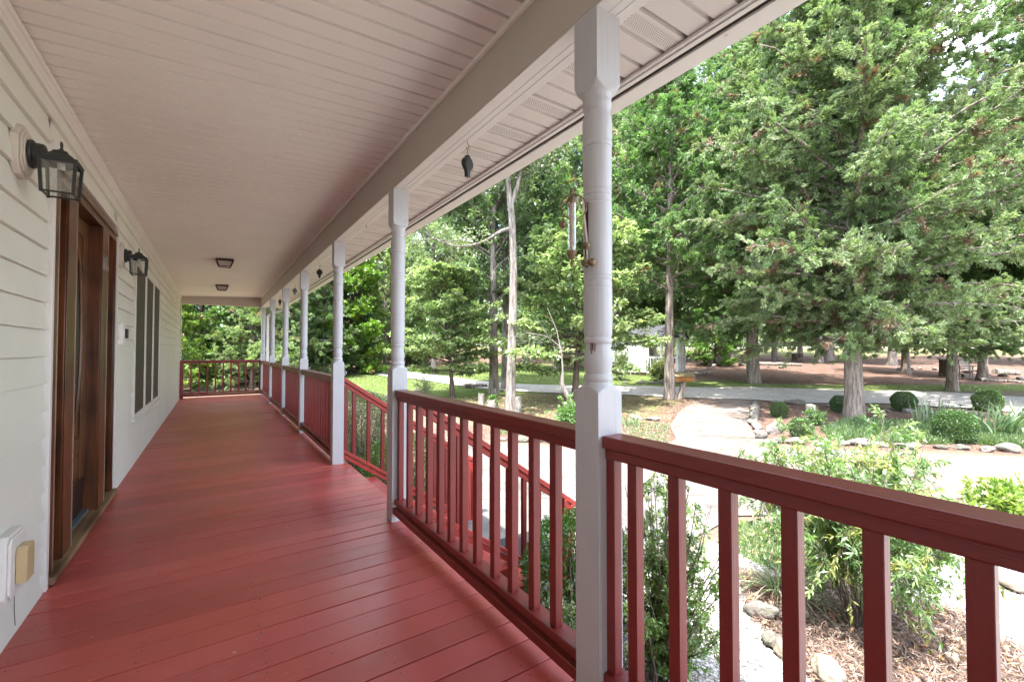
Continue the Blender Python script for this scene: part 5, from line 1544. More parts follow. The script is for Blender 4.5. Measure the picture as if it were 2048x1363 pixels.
def loose_shrub(name, lab, cat, xy, r, h, nst, per, l, w, tones, seed, up=.5, stemr=.006, spread=1.0, berries=False, base=.12, droop=0.0, group=None, low=.25, tw=7):
    rg = np.random.default_rng(seed)
    x, y = xy
    t = thing(name, lab, cat, (x, y, g(x, y)), 0, group)
    a = rg.uniform(0, 6.28, nst); q = rg.uniform(0, 1, nst) ** .6
    top = np.stack([r * q * np.cos(a), r * q * np.sin(a), h * rg.uniform(.55, 1.0, nst) * (1 - .35 * q ** 2)], 1)
    b0 = top * np.array([base, base, 0]) + np.array([0, 0, -.04])
    s = np.linspace(0, 1, 6)[None, :, None]
    P = b0[:, None] * (1 - s) + top[:, None] * s
    P[:, :, :2] = b0[:, None, :2] * (1 - s ** 1.6) + top[:, None, :2] * s ** 1.6
    P += rg.normal(0, .012, P.shape)
    v, f = tubes(P, np.tile(np.linspace(stemr, stemr * .35, 6)[None], (nst, 1)), 5)
    # side twigs
    nt_ = nst * tw; bi = rg.integers(0, nst, nt_); ss = rg.uniform(low, 1, nt_); fi = ss * 5; i0 = np.minimum(fi.astype(int), 4); fr = (fi - i0)[:, None]
    p0 = P[bi, i0] * (1 - fr) + P[bi, i0 + 1] * fr
    td = unit(rg.normal(0, 1, (nt_, 3)) + np.array([0, 0, up])); tl = rg.uniform(.08, .26, nt_) * spread
    p1 = p0 + td * tl[:, None]; p1[:, 2] -= droop * tl
    v2, f2 = tubes(np.stack([p0, (p0 + p1) / 2 + np.array([0, 0, .02]), p1], 1), np.tile([[.0032, .0022, .0012]], (nt_, 1)), 3)
    obj('stems', mesh_from('stems', np.concatenate([v, v2]), np.concatenate([f, f2 + len(v)]), 4, None, M['bark_cedar'], True), None, t)
    ti = np.repeat(np.arange(nt_), per); Q = len(ti); u = rg.uniform(.15, 1.08, Q)[:, None]
    pos = p0[ti] * (1 - u) + p1[ti] * u + rg.normal(0, .008, (Q, 3))
    d = unit((p1 - p0)[ti] / tl[ti][:, None] * .8 + rg.normal(0, .6, (Q, 3)) + np.array([0, 0, -droop * .6])); nr = unit(rg.normal(0, .6, (Q, 3)) + np.array([0, 0, 1]))
    tones = np.array(tones); col = (tones[rg.integers(0, len(tones), nt_)][ti]) * (1 + rg.normal(0, .14, (Q, 1)))
    obj('foliage', leaves_mesh('foliage', pos, d, nr, l * rg.uniform(.7, 1.25, Q), w * rg.uniform(.75, 1.2, Q), np.clip(col, .01, .7), M['leaf'], .08), None, t)
    return t, P
NT = [(.15, .28, .08), (.20, .33, .10), (.27, .38, .14), (.11, .22, .06), (.34, .37, .12), (.18, .30, .10)]
t, P = loose_shrub('nandina_shrub', 'airy yellow green nandina shrub beyond the foreground railing', 'shrub', gp(1722, 1252), .86, 1.74, 58, 32, .055, .0145, NT, 4, up=.30, stemr=.006, spread=1.5, droop=.35, base=.10, low=.50, tw=15)
# seed heads on the nandina
rg = np.random.default_rng(6)
for k, (px, py, D) in enumerate(((1632, 868, 4.0), (1742, 868, 4.1), (1716, 888, 3.7), (1832, 880, 3.9))):
    x, y = at(px, D); zt = 1.2 - (py - 699.7) / 880 * D
    lo = Vector((x, y, zt - .17)) - Vector(t.location)
    mb = MB(); mb.tube([lo - Vector((0, 0, .22)), lo, lo + Vector((0, 0, .16))], [.003, .002, .001], 5)
    for q in range(70):
        hgt = rg.uniform(0, .17); a = rg.uniform(0, 6.28); r = .055 * (1 - hgt / .2) * rg.uniform(.3, 1)
        p = lo + Vector((r * math.cos(a), r * math.sin(a), hgt)); mb.tube([p, p + Vector((0, 0, .009))], [.0055, .002], 4)
    mb.build('seed_head', simple('straw_yellow_seed', (.52, .40, .17), .8), t, smooth=None)
AT = [(.18, .31, .07), (.24, .38, .09), (.30, .43, .13), (.14, .24, .06), (.25, .30, .12)]
loose_shrub('azalea_shrub', 'twiggy small leaved azalea right of the nearest post behind the first balusters', 'shrub', gp(1325, 1362), .50, 1.45, 60, 42, .027, .013, AT, 14, up=.7, stemr=.007, spread=.75, base=.18, low=.18, tw=9)
loose_shrub('azalea_shrub', 'low part bare azalea hugging the deck below the nearest post', 'shrub', (1.85, 2.05), .40, .85, 28, 22, .026, .013, AT, 15, up=.5, stemr=.007, spread=.8)
# denser rounded shrubs by the steps and porch
def round_shrub(lab, xy, r, h, n, l, w, tones, seed, nm='round_shrub', group=None, sy=1.0):
    x, y = xy
    t = thing(nm, lab, 'shrub', (x, y, g(x, y)), 0, group)
    obj('foliage', box_ball('foliage', seed, n, r, h, l, w, tones, 2.3), None, t); obj('stems', twig_core(r, h, seed, 36), None, t)
    t.scale = (1, sy, 1)
    return t
round_shrub('glossy dark green boxwood beside the foot of the steps', (2.36, 2.55), .42, .86, 15000, .030, .016, [(.05, .14, .02), (.07, .18, .025), (.10, .23, .035), (.14, .28, .045)], 31)
round_shrub('boxwood beyond the far stair rail seen between the balusters', (2.15, 5.75), .55, 1.0, 12000, .034, .018, [(.10, .19, .03), (.14, .25, .04), (.19, .31, .06)], 32)
HT = [(.10, .16, .05), (.15, .21, .07), (.20, .26, .10), (.30, .29, .20), (.36, .32, .26)]
round_shrub('tall rounded hedge shrub with pale faded flowers beside the porch', (1.98, 7.25), .72, 1.42, 22000, .036, .018, HT, 33, 'hedge_shrub', 'hedge shrubs along the porch')
round_shrub('rounded hedge shrub farther along beside the porch railing', (2.05, 8.9), .78, 1.30, 16000, .038, .02, HT, 34, 'hedge_shrub', 'hedge shrubs along the porch')
loose_shrub('yellow_green_shrub', 'bright yellow green shrub at the right edge behind the foreground railing', 'shrub', gp(2020, 1040), .50, .42, 26, 24, .075, .038, [(.24, .36, .06), (.32, .42, .09), (.18, .30, .05)], 17, up=.5, spread=1.3)
loose_shrub('leafy_sapling', 'small bright green sapling by the stump and dead tree', 'shrub', gp(1135, 850), .45, .62, 22, 14, .09, .04, [(.12, .26, .06), (.17, .32, .08)], 18, up=.4, spread=1.2)
loose_shrub('wispy_bush', 'wispy feathery green weed on the lawn before the leaning dogwood', 'shrub', gp(850, 797), .50, .95, 30, 16, .05, .008, [(.12, .20, .08), (.16, .24, .10)], 19, up=.8, spread=1.0)
loose_shrub('corner_bush', 'green and yellow bush at the right corner of the shed wall', 'shrub', gp(1320, 762), .65, 1.15, 36, 22, .09, .045, [(.12, .20, .05), (.20, .28, .07), (.30, .31, .12)], 20, up=.4, spread=2.0)
loose_shrub('pale_bush', 'pale variegated bush against the shed wall', 'shrub', gp(1240, 760), .60, 1.9, 30, 20, .09, .045, [(.30, .36, .22), (.42, .46, .33), (.22, .30, .12)], 23, up=.5, spread=2.0)

# ------------------------------------------------------------------ blades: iris, liriope
def blade_clump(name, lab, cat, xy, r, n, h, w, tones, seed, arch=.5, group=None, m='leaf', z=None):
    rg = np.random.default_rng(seed); x, y = xy
    t = thing(name, lab, cat, (x, y, g(x, y)), 0, group)
    K = 7; s = np.linspace(0, 1, K)
    a = rg.uniform(0, 6.28, n); q = rg.uniform(0, 1, n) ** .5 * r
    b = np.stack([q * np.cos(a), q * np.sin(a), np.full(n, -.02)], 1)
    da = a + rg.normal(0, .9, n); hd = np.stack([np.cos(da), np.sin(da), np.zeros(n)], 1)
    hh = h * rg.uniform(.55, 1.15, n); ar = arch * rg.uniform(.3, 1.5, n)
    P = b[:, None] + hd[:, None] * (hh * ar)[:, None, None] * (s ** 1.8)[None, :, None]
    P[:, :, 2] += hh[:, None] * (s[None] - (ar * .55)[:, None] * s[None] ** 2.6)
    sd = np.cross(hd, [0, 0, 1]); sd = unit(sd + rg.normal(0, .4, sd.shape))
    wd = w * rg.uniform(.7, 1.2, n)[:, None] * (np.array([.75, .95, 1, .95, .8, .5, .06]))[None]
    A = P + sd[:, None] * wd[:, :, None] / 2; B = P - sd[:, None] * wd[:, :, None] / 2
    V = np.stack([A, B], 2).reshape(-1, 3); idx = np.arange(n * K * 2).reshape(n, K, 2)
    F = np.stack([idx[:, :-1, 0], idx[:, :-1, 1], idx[:, 1:, 1], idx[:, 1:, 0]], -1).reshape(-1, 4)
    tones = np.array(tones); col = tones[rg.integers(0, len(tones), n)] * (1 + rg.normal(0, .1, (n, 1)))
    me = mesh_from('blades', V, F, 4, np.repeat(np.clip(col, .01, .7), K * 2, 0), M[m])
    obj('blades', me, None, t)
    # a short rhizome crown at the base
    mb = MB(); mb.lathe([(r * .5, -.03), (r * .45, .02), (r * .2, .04), (.002, .045)], (0, 0, 0), 12); mb.build('root_crown', M['bark_dark'], t)
    return t
IT = [(.13, .23, .10), (.18, .28, .13), (.23, .33, .17), (.11, .19, .08)]
GI = 'iris clumps in the island bed'
blade_clump('iris_clump', 'sparse upright iris leaves left of the boxwood in the island bed', 'iris', gp(1862, 848), .40, 34, .78, .045, IT, 41, .22, GI)
blade_clump('iris_clump', 'iris clump with broad arching leaves right of the large boxwood', 'iris', gp(1975, 868), .62, 90, .82, .050, IT, 42, .55, GI)
blade_clump('iris_clump', 'iris clump at the right edge of the picture', 'iris', gp(2050, 858), .60, 80, .85, .050, IT, 43, .5, GI)
blade_clump('iris_clump', 'small iris tuft beside the path left of the walkway', 'iris', gp(1262, 852), .22, 22, .42, .03, IT, 44, .4)
blade_clump('liriope_clump', 'striped pale green grassy clump between the foreground balusters', 'ornamental grass', gp(1562, 1192), .10, 130, .34, .011, [(.30, .36, .19), (.42, .46, .30), (.20, .29, .12), (.50, .50, .38)], 45, 1.1)

# ------------------------------------------------------------------ stones
def stone_mesh(seed, rough=.25):
    rg = np.random.default_rng(seed)
    bm = bmesh.new(); bmesh.ops.create_icosphere(bm, subdivisions=3, radius=1)
    off = Vector(rg.uniform(0, 30, 3))
    cuts = [(Vector(unit(rg.normal(0, 1, 3))), rg.uniform(.55, .85)) for _ in range(7)]
    for v in bm.verts:
        p = v.co.copy()
        for n, d in cuts:
            k = p.dot(n)
            if k > d: p -= n * (k - d) * .85
        p += p.normalized() * (noise.noise(p * 1.6 + off) * rough + noise.noise(p * 5 + off) * .05)
        v.co = p
    for f in bm.faces: f.smooth = True
    for e in bm.edges:
        if e.calc_face_angle(0) > R(32): e.smooth = False
    me = bpy.data.meshes.new('stone'); bm.to_mesh(me); bm.free(); return me
def stone_mat(name, c1, c2, lich):
    m, nt, b = mat(name); tc = nt.nodes.new('ShaderNodeTexCoord'); P = tc.outputs['Object']
    oi = nt.nodes.new('ShaderNodeObjectInfo')
    n1 = N(nt, 'ShaderNodeTexNoise', Scale=2.5, Detail=7.0, Roughness=.7); L(nt, P, n1.inputs['Vector'])
    r = ramp(nt, [(.3, c1), (.7, c2)]); L(nt, n1.outputs['Fac'], r.inputs['Fac'])
    n2 = N(nt, 'ShaderNodeTexNoise', Scale=1.4, Detail=5.0); L(nt, P, n2.inputs['Vector'])
    r2 = ramp(nt, [(.52, 0.0), (.62, .8)]); L(nt, n2.outputs['Fac'], r2.inputs['Fac'])
    mx = N(nt, 'ShaderNodeMixRGB', Color2=(*lich, 1)); L(nt, r2.outputs['Color'], mx.inputs['Fac']); L(nt, r.outputs['Color'], mx.inputs['Color1'])
    mu = N(nt, 'ShaderNodeMixRGB', blend_type='MULTIPLY', Fac=1.0); L(nt, mx.outputs['Color'], mu.inputs['Color1']); L(nt, oi.outputs['Color'], mu.inputs['Color2'])
    L(nt, mu.outputs['Color'], b.inputs['Base Color']); b.inputs['Roughness'].default_value = .9
    bp = N(nt, 'ShaderNodeBump', Strength=.7, Distance=.05); L(nt, n1.outputs['Fac'], bp.inputs['Height']); L(nt, bp.outputs['Normal'], b.inputs['Normal'])
    return m
M['stone'] = stone_mat('field_stone', (.085, .078, .070), (.27, .255, .235), (.16, .165, .12))
M['pale_stone'] = stone_mat('pale_quartz_stone', (.24, .20, .15), (.46, .41, .34), (.33, .28, .19))
SM = [stone_mesh(i, .38) for i in range(7)]
for m_ in SM: m_.materials.append(M['stone'])
SP = [stone_mesh(20 + i, .34) for i in range(3)]
for m_ in SP: m_.materials.append(M['pale_stone'])
rnd = random.Random(77)
def stone(xy, sx, sy, sz, label, group, meshes=SM, rz=None, sink=.35, tint=None):
    o = bpy.data.objects.new('stone', rnd.choice(meshes)); COL.objects.link(o)
    x, y = xy
    o.location = (x, y, g(x, y) + sz * (1 - sink)); o.scale = (sx, sy, sz)
    o.rotation_euler = (rnd.uniform(-.15, .15), rnd.uniform(-.15, .15), rz if rz is not None else rnd.uniform(0, 6.28))
    k = tint or rnd.uniform(.75, 1.25); o.color = (k, k * rnd.uniform(.96, 1.0), k * rnd.uniform(.9, 1.0), 1)
    tag(o, label, 'stone', group); return o
def stone_row(pts, step, size, label, group, jit=.05):
    pts = [Vector((*p, 0)) for p in pts]
    for a, b in zip(pts, pts[1:]):
        d = b - a; n = max(1, int(d.length / step))
        for k in range(n):
            p = a + d * ((k + rnd.uniform(.2, .8)) / n); s = size * rnd.uniform(.6, 1.25)
            stone((p.x + rnd.uniform(-jit, jit), p.y + rnd.uniform(-jit, jit)), s * rnd.uniform(.9, 1.4), s * rnd.uniform(.55, .8), s * rnd.uniform(.35, .6), label, group, rz=math.atan2(d.y, d.x) + rnd.uniform(-.4, .4))
stone_row(P_([(1530, 884), (1620, 889), (1740, 893), (1900, 898), (2046, 905)]), .33, .19, 'grey field stone in the front edge of the island bed', 'stones along the front of the island bed')
stone_row(P_([(1512, 808), (1506, 835), (1515, 862), (1530, 880)]), .30, .17, 'mossy stone in the left edge of the island bed by the walkway', 'stones along the left side of the island bed')
stone_row(P_([(1540, 806), (1640, 812), (1740, 820), (1840, 828), (1960, 832)]), .45, .19, 'low stone in the back edge of the island bed', 'stones along the back of the island bed')
stone_row(P_([(1000, 880), (1100, 886), (1200, 892), (1290, 897)]), .24, .15, 'flat stone where the bed meets the far edge of the concrete', 'stones along the far edge of the concrete')
stone_row(P_([(1180, 832), (1240, 838), (1330, 842)]), .5, .17, 'half buried stone in the shady bed left of the walkway', 'stones in the shady bed left of the walkway')
stone_row(P_([(1245, 766), (1310, 768), (1370, 766)]), .42, .16, 'stone in the row below the shed wall', 'stones in front of the shed')
stone_row(P_([(1395, 745), (1440, 730), (1520, 733), (1580, 738)]), .8, .22, 'mossy stone among the pine straw beyond the driveway', 'stones on the pine straw')
stone_row(P_([(1780, 740), (1850, 738), (2000, 752), (2046, 760)]), 1.0, .24, 'mossy stone among the pine straw beyond the driveway', 'stones on the pine straw')
stone_row(P_([(755, 800), (790, 790), (850, 782)]), .7, .18, 'low stone on the lawn left of the dogwood', 'stones on the left lawn')
for (px, py, a, b, c, lab, mm) in ((1524, 1235, .20, .11, .09, 'long pale stone edging the gravel under the liriope', SM), (1590, 1240, .16, .13, .13, 'grey upright stone beside the liriope clump', SM), (1545, 1290, .12, .09, .07, 'small grey stone between the two foreground balusters', SM), (1572, 1318, .13, .10, .08, 'rounded cream quartz stone on the near gravel', SP), (1655, 1362, .17, .13, .10, 'big smooth cream stone at the bottom edge', SP), (1582, 1058, .10, .08, .06, 'mossy brown stone at the near edge of the concrete', SM), (2030, 1180, .22, .16, .10, 'white stone at the right edge below the railing', SP), (1990, 1280, .10, .08, .06, 'small pale stone right of the nandina', SP), (1905, 1320, .06, .05, .04, 'little white stone on the mulch right of the nandina', SP), (1640, 1150, .09, .07, .05, 'small reddish stone behind the nandina stems', SM), (1500, 1075, .10, .07, .04, 'flat stone in the weedy bed by the concrete', SM)):
    stone(gp(px, py), a * .72, b * .72, c * .8, lab, None, mm)
stone(gp(1540, 892), .26, .15, .10, 'broad flat pale stone at the front left corner of the island bed', None, rz=.3, tint=1.5)
stone(gp(1548, 868), .22, .05, .20, 'white slab standing on edge above the flat corner stone', None, rz=-.4, tint=1.7)

# ------------------------------------------------------------------ stumps, logs, dead sapling
def stump(xy, r, h, lab, mat_='greywood', lean=(0, 0), grp=None):
    x, y = xy; t = thing('tree_stump', lab, 'stump', (x, y, g(x, y)), rnd.uniform(0, 6), grp)
    mb = MB(); s = rnd.uniform(0, 20)
    def fn(a, rr, hh): return rr * (1 + .10 * math.sin(a * 3 + s) + .05 * math.sin(a * 7 + s * 2) + .22 * math.exp(-max(hh, 0) / .09) * (1 + math.sin(a * 4 + s)) * .5)
    prof = [(r * 1.05, -.08), (r * 1.04, .0), (r, .08), (r * .96, h * .5), (r * .94, h * .97)]
    mb.lathe(prof, (0, 0, 0), 20, fn=fn)
    for v in mb.bm.verts: v.co.x += lean[0] * v.co.z; v.co.y += lean[1] * v.co.z; v.co.z += .06 * noise.noise(v.co * 6) if v.co.z > h * .9 else 0
    mb.build('bark', M[mat_], t)
    mb = MB(); mb.lathe([(r * .93, h * .965), (r * .5, h * .99), (.003, h)], (lean[0] * h, lean[1] * h, 0), 20, fn=lambda a, rr, hh: rr * (1 + .10 * math.sin(a * 3 + s) + .05 * math.sin(a * 7 + s * 2))); mb.build('cut_top', M['greywood'], t)
    return t
stump(gp(963, 808), .10, .36, 'short grey stump, leftmost of the three by the pale trunk')
t = stump(gp(986, 818), .16, .30, 'hollow white stump planter with green leaves growing out of its top', 'greywood')
stump(gp(1037, 824), .10, .48, 'upright split stump just right of the tall pale trunk')
stump(gp(1622, 840), .12, .42, 'low weathered stump in the island bed left of the cedar')
stump(gp(1595, 722), .40, .65, 'dark rotten stump under the far trees beyond the driveway', 'bark_dark')
stump(gp(1890, 752), .22, .95, 'squat dark post like stump left of the bench', 'bark_dark')
loose_shrub('stump_plant', 'green tuft growing out of the hollow white stump', 'plant', gp(986, 818), .16, .45, 14, 14, .06, .03, [(.10, .24, .05), (.16, .32, .08)], 51, up=.8, spread=.6)
loose_shrub('stump_vine', 'green leafy sprout beside the island stump', 'plant', gp(1632, 850), .22, .36, 12, 12, .10, .035, [(.12, .22, .07), (.17, .28, .10)], 52, up=.5, spread=1.0)
def log(a, b, r, lab):
    a = Vector((*a, 0)); b = Vector((*b, 0)); n = 12; pts = []
    for k in range(n + 1):
        p = a.lerp(b, k / n); q = noise.noise(Vector((k * .6, a.x, a.y)))
        pts.append((p.x + q * .15, p.y + q * .1, g(p.x, p.y) + r * .55 + abs(q) * .08))
    mb = MB(); mb.tube(pts, [r * (1 - .45 * k / n) * (1 + .2 * noise.noise(Vector((k, 3, r * 9)))) for k in range(n + 1)], 10)
    o = mb.build('fallen_log', M['bark_grey']); tag(o, lab, 'log')
log(gp(1518, 730), gp(1604, 732), .16, 'long fallen log on the pine straw beyond the driveway')
log(gp(930, 776), gp(975, 774), .12, 'short dark log on the lawn near the dogwood')
log(gp(1960, 762), gp(2046, 766), .10, 'thin grey log at the foot of the cedar right of the bench')
log(gp(1990, 748), gp(2040, 750), .20, 'thick mossy log right of the bench')
log(gp(1375, 752), gp(1420, 748), .14, 'log pile edge lying right of the shed porch')
log(gp(1140, 852), gp(1010, 842), .05, 'thin mossy branch lying in the shady bed')
x, y = gp(1150, 842)
t = thing('dead_sapling', 'crooked dead sapling with a thin arching branch just left of the nearest post', 'dead tree', (x, y, g(x, y)))
rv = Vector((CS, -SN, 0)); zv = Vector((0, 0, 1))
mb = MB(); mb.tube([rv * .08 - zv * .1, rv * .05 + zv * .2, rv * -.12 + zv * .55, rv * -.30 + zv * .85, rv * -.36 + zv * 1.05, rv * -.33 + zv * 1.35], [.085, .07, .055, .07, .06, .03], 10); mb.build('trunk', M['bark_grey'], t)
mb = MB()
mb.tube([rv * -.33 + zv * 1.3, rv * -.36 + zv * 1.8, rv * -.50 + zv * 2.5, rv * -.75 + zv * 3.1], [.025, .016, .010, .005], 6)
mb.tube([rv * -.42 + zv * 2.05, rv * -.75 + zv * 2.32, rv * -1.3 + zv * 2.42, rv * -1.7 + zv * 2.30], [.012, .010, .007, .003], 6)
rg = np.random.default_rng(3)
for k in range(14):
    b = rv * (-.6 - k * .07) + zv * (2.25 + .1 * math.sin(k)); e = b + rv * rg.normal(-.1, .2) + zv * rg.normal(-.05, .22) + Vector((-.2 * rg.random(), .2 * rg.random(), 0)); mb.tube([b, (b + e) / 2, e], [.004, .003, .001], 4)
mb.build('branch', M['greywood'], t)

# ------------------------------------------------------------------ planter box on a stump
x, y = gp(1365, 796)
t = thing('planter_box', 'long wooden box with a shallow roof set on a leaning stump by the driveway', 'planter', (x, y, g(x, y)), -YAW)
mb = MB(); mb.tube([(-.06, 0, -.1), (-.03, 0, .25), (.05, 0, .62)], [.125, .105, .10], 12); mb.build('stump', M['bark_cedar'], t)
mb = MB()
mb.box(-.30, .34, -.17, .17, .615, .655)
for k in range(9): mb.box(-.30 + k * .0712, -.30 + k * .0712 + .069, -.190, -.172, .62, .80)
mb.box(-.30, .34, .172, .19, .62, .80); mb.build('box', M['boxwood_box'], t)
mb = MB(); mb.box(-.325, -.302, -.19, .19, .60, .84); mb.box(.342, .372, -.19, .19, .60, .84); mb.build('side', M['greywood'], t)
mb = MB()
mb.prism([(-.27, .805), (.0, .935), (.0, .955), (-.27, .825)], 'x', -.36, .40); mb.prism([(.27, .805), (.0, .935), (.0, .955), (.27, .825)], 'x', -.36, .40); mb.build('lid', wood('mossy_board', (.09, .075, .04), (.26, .22, .13), (14, 2, 14), .9, .1), t)

# ------------------------------------------------------------------ bench
x, y = gp(1944, 758)
t = thing('garden_bench', 'weathered grey wooden bench with a slatted back between two cedars', 'bench', (x, y, g(x, y)), -YAW + R(28))
for k in range(4):
    mb = MB(); mb.box(-.72, .72, .22 + .035 * k * .4, .245 + .035 * k * .4, .50 + k * .125, .50 + k * .125 + .095); mb.build('back_slat', M['greywood'], t, bevel=.004)
for k in range(3):
    mb = MB(); mb.box(-.72, .72, -.22 + k * .14, -.10 + k * .14, .42, .45); mb.build('seat_slat', M['greywood'], t, bevel=.004)
for s in (-1, 1):
    mb = MB(); mb.beam((s * .66, .245, 0), (s * .66, .30, 1.02), .07, .05, (0, 1, 0)); mb.build('leg', M['greywood'], t)
    mb = MB(); mb.beam((s * .66, -.22, 0), (s * .66, -.22, .66), .07, .05, (0, 1, 0)); mb.build('leg', M['greywood'], t)
    mb = MB(); mb.box(s * .66 - .045, s * .66 + .045, -.27, .26, .661, .69); mb.box(s * .66 - .02, s * .66 + .02, -.19, .22, .37, .419); mb.build('arm', M['greywood'], t, bevel=.004)
log(gp(1900, 748), gp(1932, 754), .12, 'old log end lying beside the left arm of the bench')

# ------------------------------------------------------------------ little white shed with a porch
def LD(l, d):
    return (d * SN + l * CS, d * CS - l * SN)
c1 = Vector((*LD(9.02, 23.8), 0))
ud = Vector((*LD(-.87, .49), 0)); vd = Vector((*LD(.49, .87), 0))
t = thing('shed', 'small white clapboard shed with a grey roof and a railed front porch', 'shed', (c1.x, c1.y, g(*LD(8, 24.2)) + .02), math.atan2(-ud.y, -ud.x))
# local: +x toward the porch end (right), origin at the near right porch corner; y away
shw = painted('shed_white_paint', (.74, .75, .77), .04, .5, (2, 2, 2), .05)
Ls, Wd, Hh, PC = 5.2, 2.9, 2.15, 1.75
mb = MB()
z = .18
mb.box(-Ls, -PC, .02, Wd - .02, .15, Hh)
while z < Hh - .02:
    mb.prism([(.0, z), (-.018, z), (-.018, z + .006), (-.004, z + .118), (.0, z + .118)], 'x', -Ls, -PC); z += .12
z = .18
while z < Hh - .02:
    mb.prism([(-PC, z), (-PC + .018, z), (-PC + .004, z + .118), (-PC, z + .118)], 'y', .02, Wd - .02); z += .12
mb.prism([(.02, Hh), (Wd - .02, Hh), (Wd / 2, Hh + .66)], 'x', -Ls, -PC + .0)
mb.build('wall', shw, t, smooth=None)
mb = MB(); mb.prism([(.0, Hh - .10), (Wd, Hh - .10), (Wd, Hh + .01), (Wd / 2, Hh + .68), (0, Hh + .01)], 'x', -.06, -.02)
mb.box(-PC, -.0605, .0, .09, Hh - .10, Hh - .005); mb.box(-PC, -.0605, Wd - .09, Wd, Hh - .10, Hh - .005); mb.build('gable', shw, t, smooth=None)
mb = MB()
for s in (0, 1):
    yy = lambda q: q if s == 0 else Wd - q
    mb.prism([(yy(-.18), Hh - .07), (yy(-.18), Hh - .02), (yy(Wd / 2), Hh + .74), (yy(Wd / 2), Hh + .69)], 'x', -Ls - .15, .14)
rf = mb.build('roof', M['shingle'], t, smooth=None)
mb = MB()
for s in (0, 1):
    yy = lambda q: q if s == 0 else Wd - q
    mb.prism([(yy(-.19), Hh - .12), (yy(-.19), Hh - .03), (yy(Wd / 2), Hh + .73), (yy(Wd / 2), Hh + .63)], 'x', .1405, .165)
mb.build('rake_board', simple('tan_rake_board', (.50, .40, .33), .6), rf, smooth=None)
mb = MB(); mb.box(-Ls, -PC, -.004, Wd, -.15, .17); mb.build('skirt', M['dark'], t, smooth=None)
mb = MB(); mb.box(-PC + .02, .05, .0, Wd, .06, .16); mb.box(.06, .5, .5, 1.7, -.16, -.06); mb.build('porch_floor', M['sill'], t)
for px_, py_ in ((-.10, .06), (-.10, 1.0), (-.10, 1.9), (-.10, Wd - .12), (-.95, .06), (-PC + .1, .06)):
    mb = MB(); mb.box(px_ - .05, px_ + .05, py_ - .05, py_ + .05, .1605, Hh - .11); mb.build('post', shw, t)
mb = MB(); mb.box(-PC + .16, -.16, .03, .09, .98, 1.06); mb.box(-PC + .16, -.16, .03, .09, .26, .32)
mb.box(-.13, -.07, 1.96, Wd - .18, .98, 1.06); mb.box(-.13, -.07, 1.96, Wd - .18, .26, .32); mb.box(-.13, -.07, .12, .94, .98, 1.06); mb.box(-.13, -.07, .12, .94, .26, .32); mb.build('porch_rail', shw, t)
for k in range(10):
    if abs(-PC + .24 + k * .15 + .95) < .07: continue
    mb = MB(); mb.box(-PC + .22 + k * .15, -PC + .26 + k * .15, .04, .08, .3205, .979); mb.build('baluster', shw, t)
for k in range(5):
    mb = MB(); mb.box(-.12, -.08, .2 + k * .16, .24 + k * .16, .3205, .979); mb.build('baluster', shw, t)
mb = MB(); mb.box(-3.75, -3.0, -.045, -.020, 1.32, 1.80); wf_ = mb.build('window', shw, t)
mb = MB(); mb.box(-3.70, -3.40, -.050, -.0455, 1.37, 1.75); mb.box(-3.35, -3.05, -.050, -.0455, 1.37, 1.75); mb.build('pane', simple('shed_glass', (.05, .08, .08), .1), wf_)
mb = MB(); mb.box(-PC + .02, -PC + .05, .95, 1.85, .17, 2.05); mb.build('door', simple('shed_door_tan', (.35, .29, .24), .6), t)
mb = MB(); mb.box(-PC + .0205, -PC + .04, .3, .75, 1.1, 1.8); mb.build('porch_pane', simple('shed_glass_dark', (.05, .06, .06), .1), t)

# ------------------------------------------------------------------ ground cover, grass, litter, pebbles
def scatter_in(poly, n, seed):
    rg = np.random.default_rng(seed); poly = np.array(poly)
    x0, y0 = poly.min(0); x1, y1 = poly.max(0); out = np.zeros((0, 2))
    while len(out) < n:
        p = rg.uniform([x0, y0], [x1, y1], (n * 2, 2)); m = poly_mask(p[:, 0], p[:, 1], poly, .01) > .5; out = np.concatenate([out, p[m]])
    return out[:n], rg
gv = np.vectorize(g)
def grass_blades(name, polys, h, w, tones, seed, clump=None):
    Ps, rgs = [], None
    for k, (poly, n) in enumerate(polys):
        p, rgs = scatter_in(poly, n, seed + k)
        if clump: 
            c = p[rgs.integers(0, max(2, n // clump), n)]; p = c + rgs.normal(0, .09, p.shape)
        Ps.append(p)
    p = np.concatenate(Ps); n = len(p); rg = rgs
    z = gv(p[:, 0], p[:, 1])
    pos = np.stack([p[:, 0], p[:, 1], z - .01], 1)
    d = unit(rg.normal(0, .5, (n, 3)) + np.array([0, 0, 1])); nr = unit(rg.normal(0, 1, (n, 3)))
    tones = np.array(tones); col = tones[rg.integers(0, len(tones), n)] * (1 + rg.normal(0, .12, (n, 1)))
    me = leaves_mesh(name, pos, d, nr, h * rg.uniform(.5, 1.3, n), w * rg.uniform(.7, 1.3, n), np.clip(col, .01, .6), M['leaf'])
    return tag(obj(name, me), kind='stuff')
GT = [(.17, .24, .07), (.22, .29, .10), (.26, .30, .12), (.30, .29, .15), (.13, .19, .05)]
grass_blades('lawn_grass', [(LAWN, 60000), (STRIP, 26000), (SHADE, 5000)], .055, .018, GT, 60)
GCV = P_([(1640, 862), (1700, 842), (1850, 850), (1960, 870), (1960, 888), (1780, 890), (1690, 884)])
grass_blades('ground_cover', [(GCV, 26000), (P_([(1960, 868), (2046, 872), (2046, 896), (1960, 890)]), 8000)], .16, .022, [(.11, .19, .06), (.15, .24, .08), (.19, .28, .10), (.09, .15, .05)], 64)
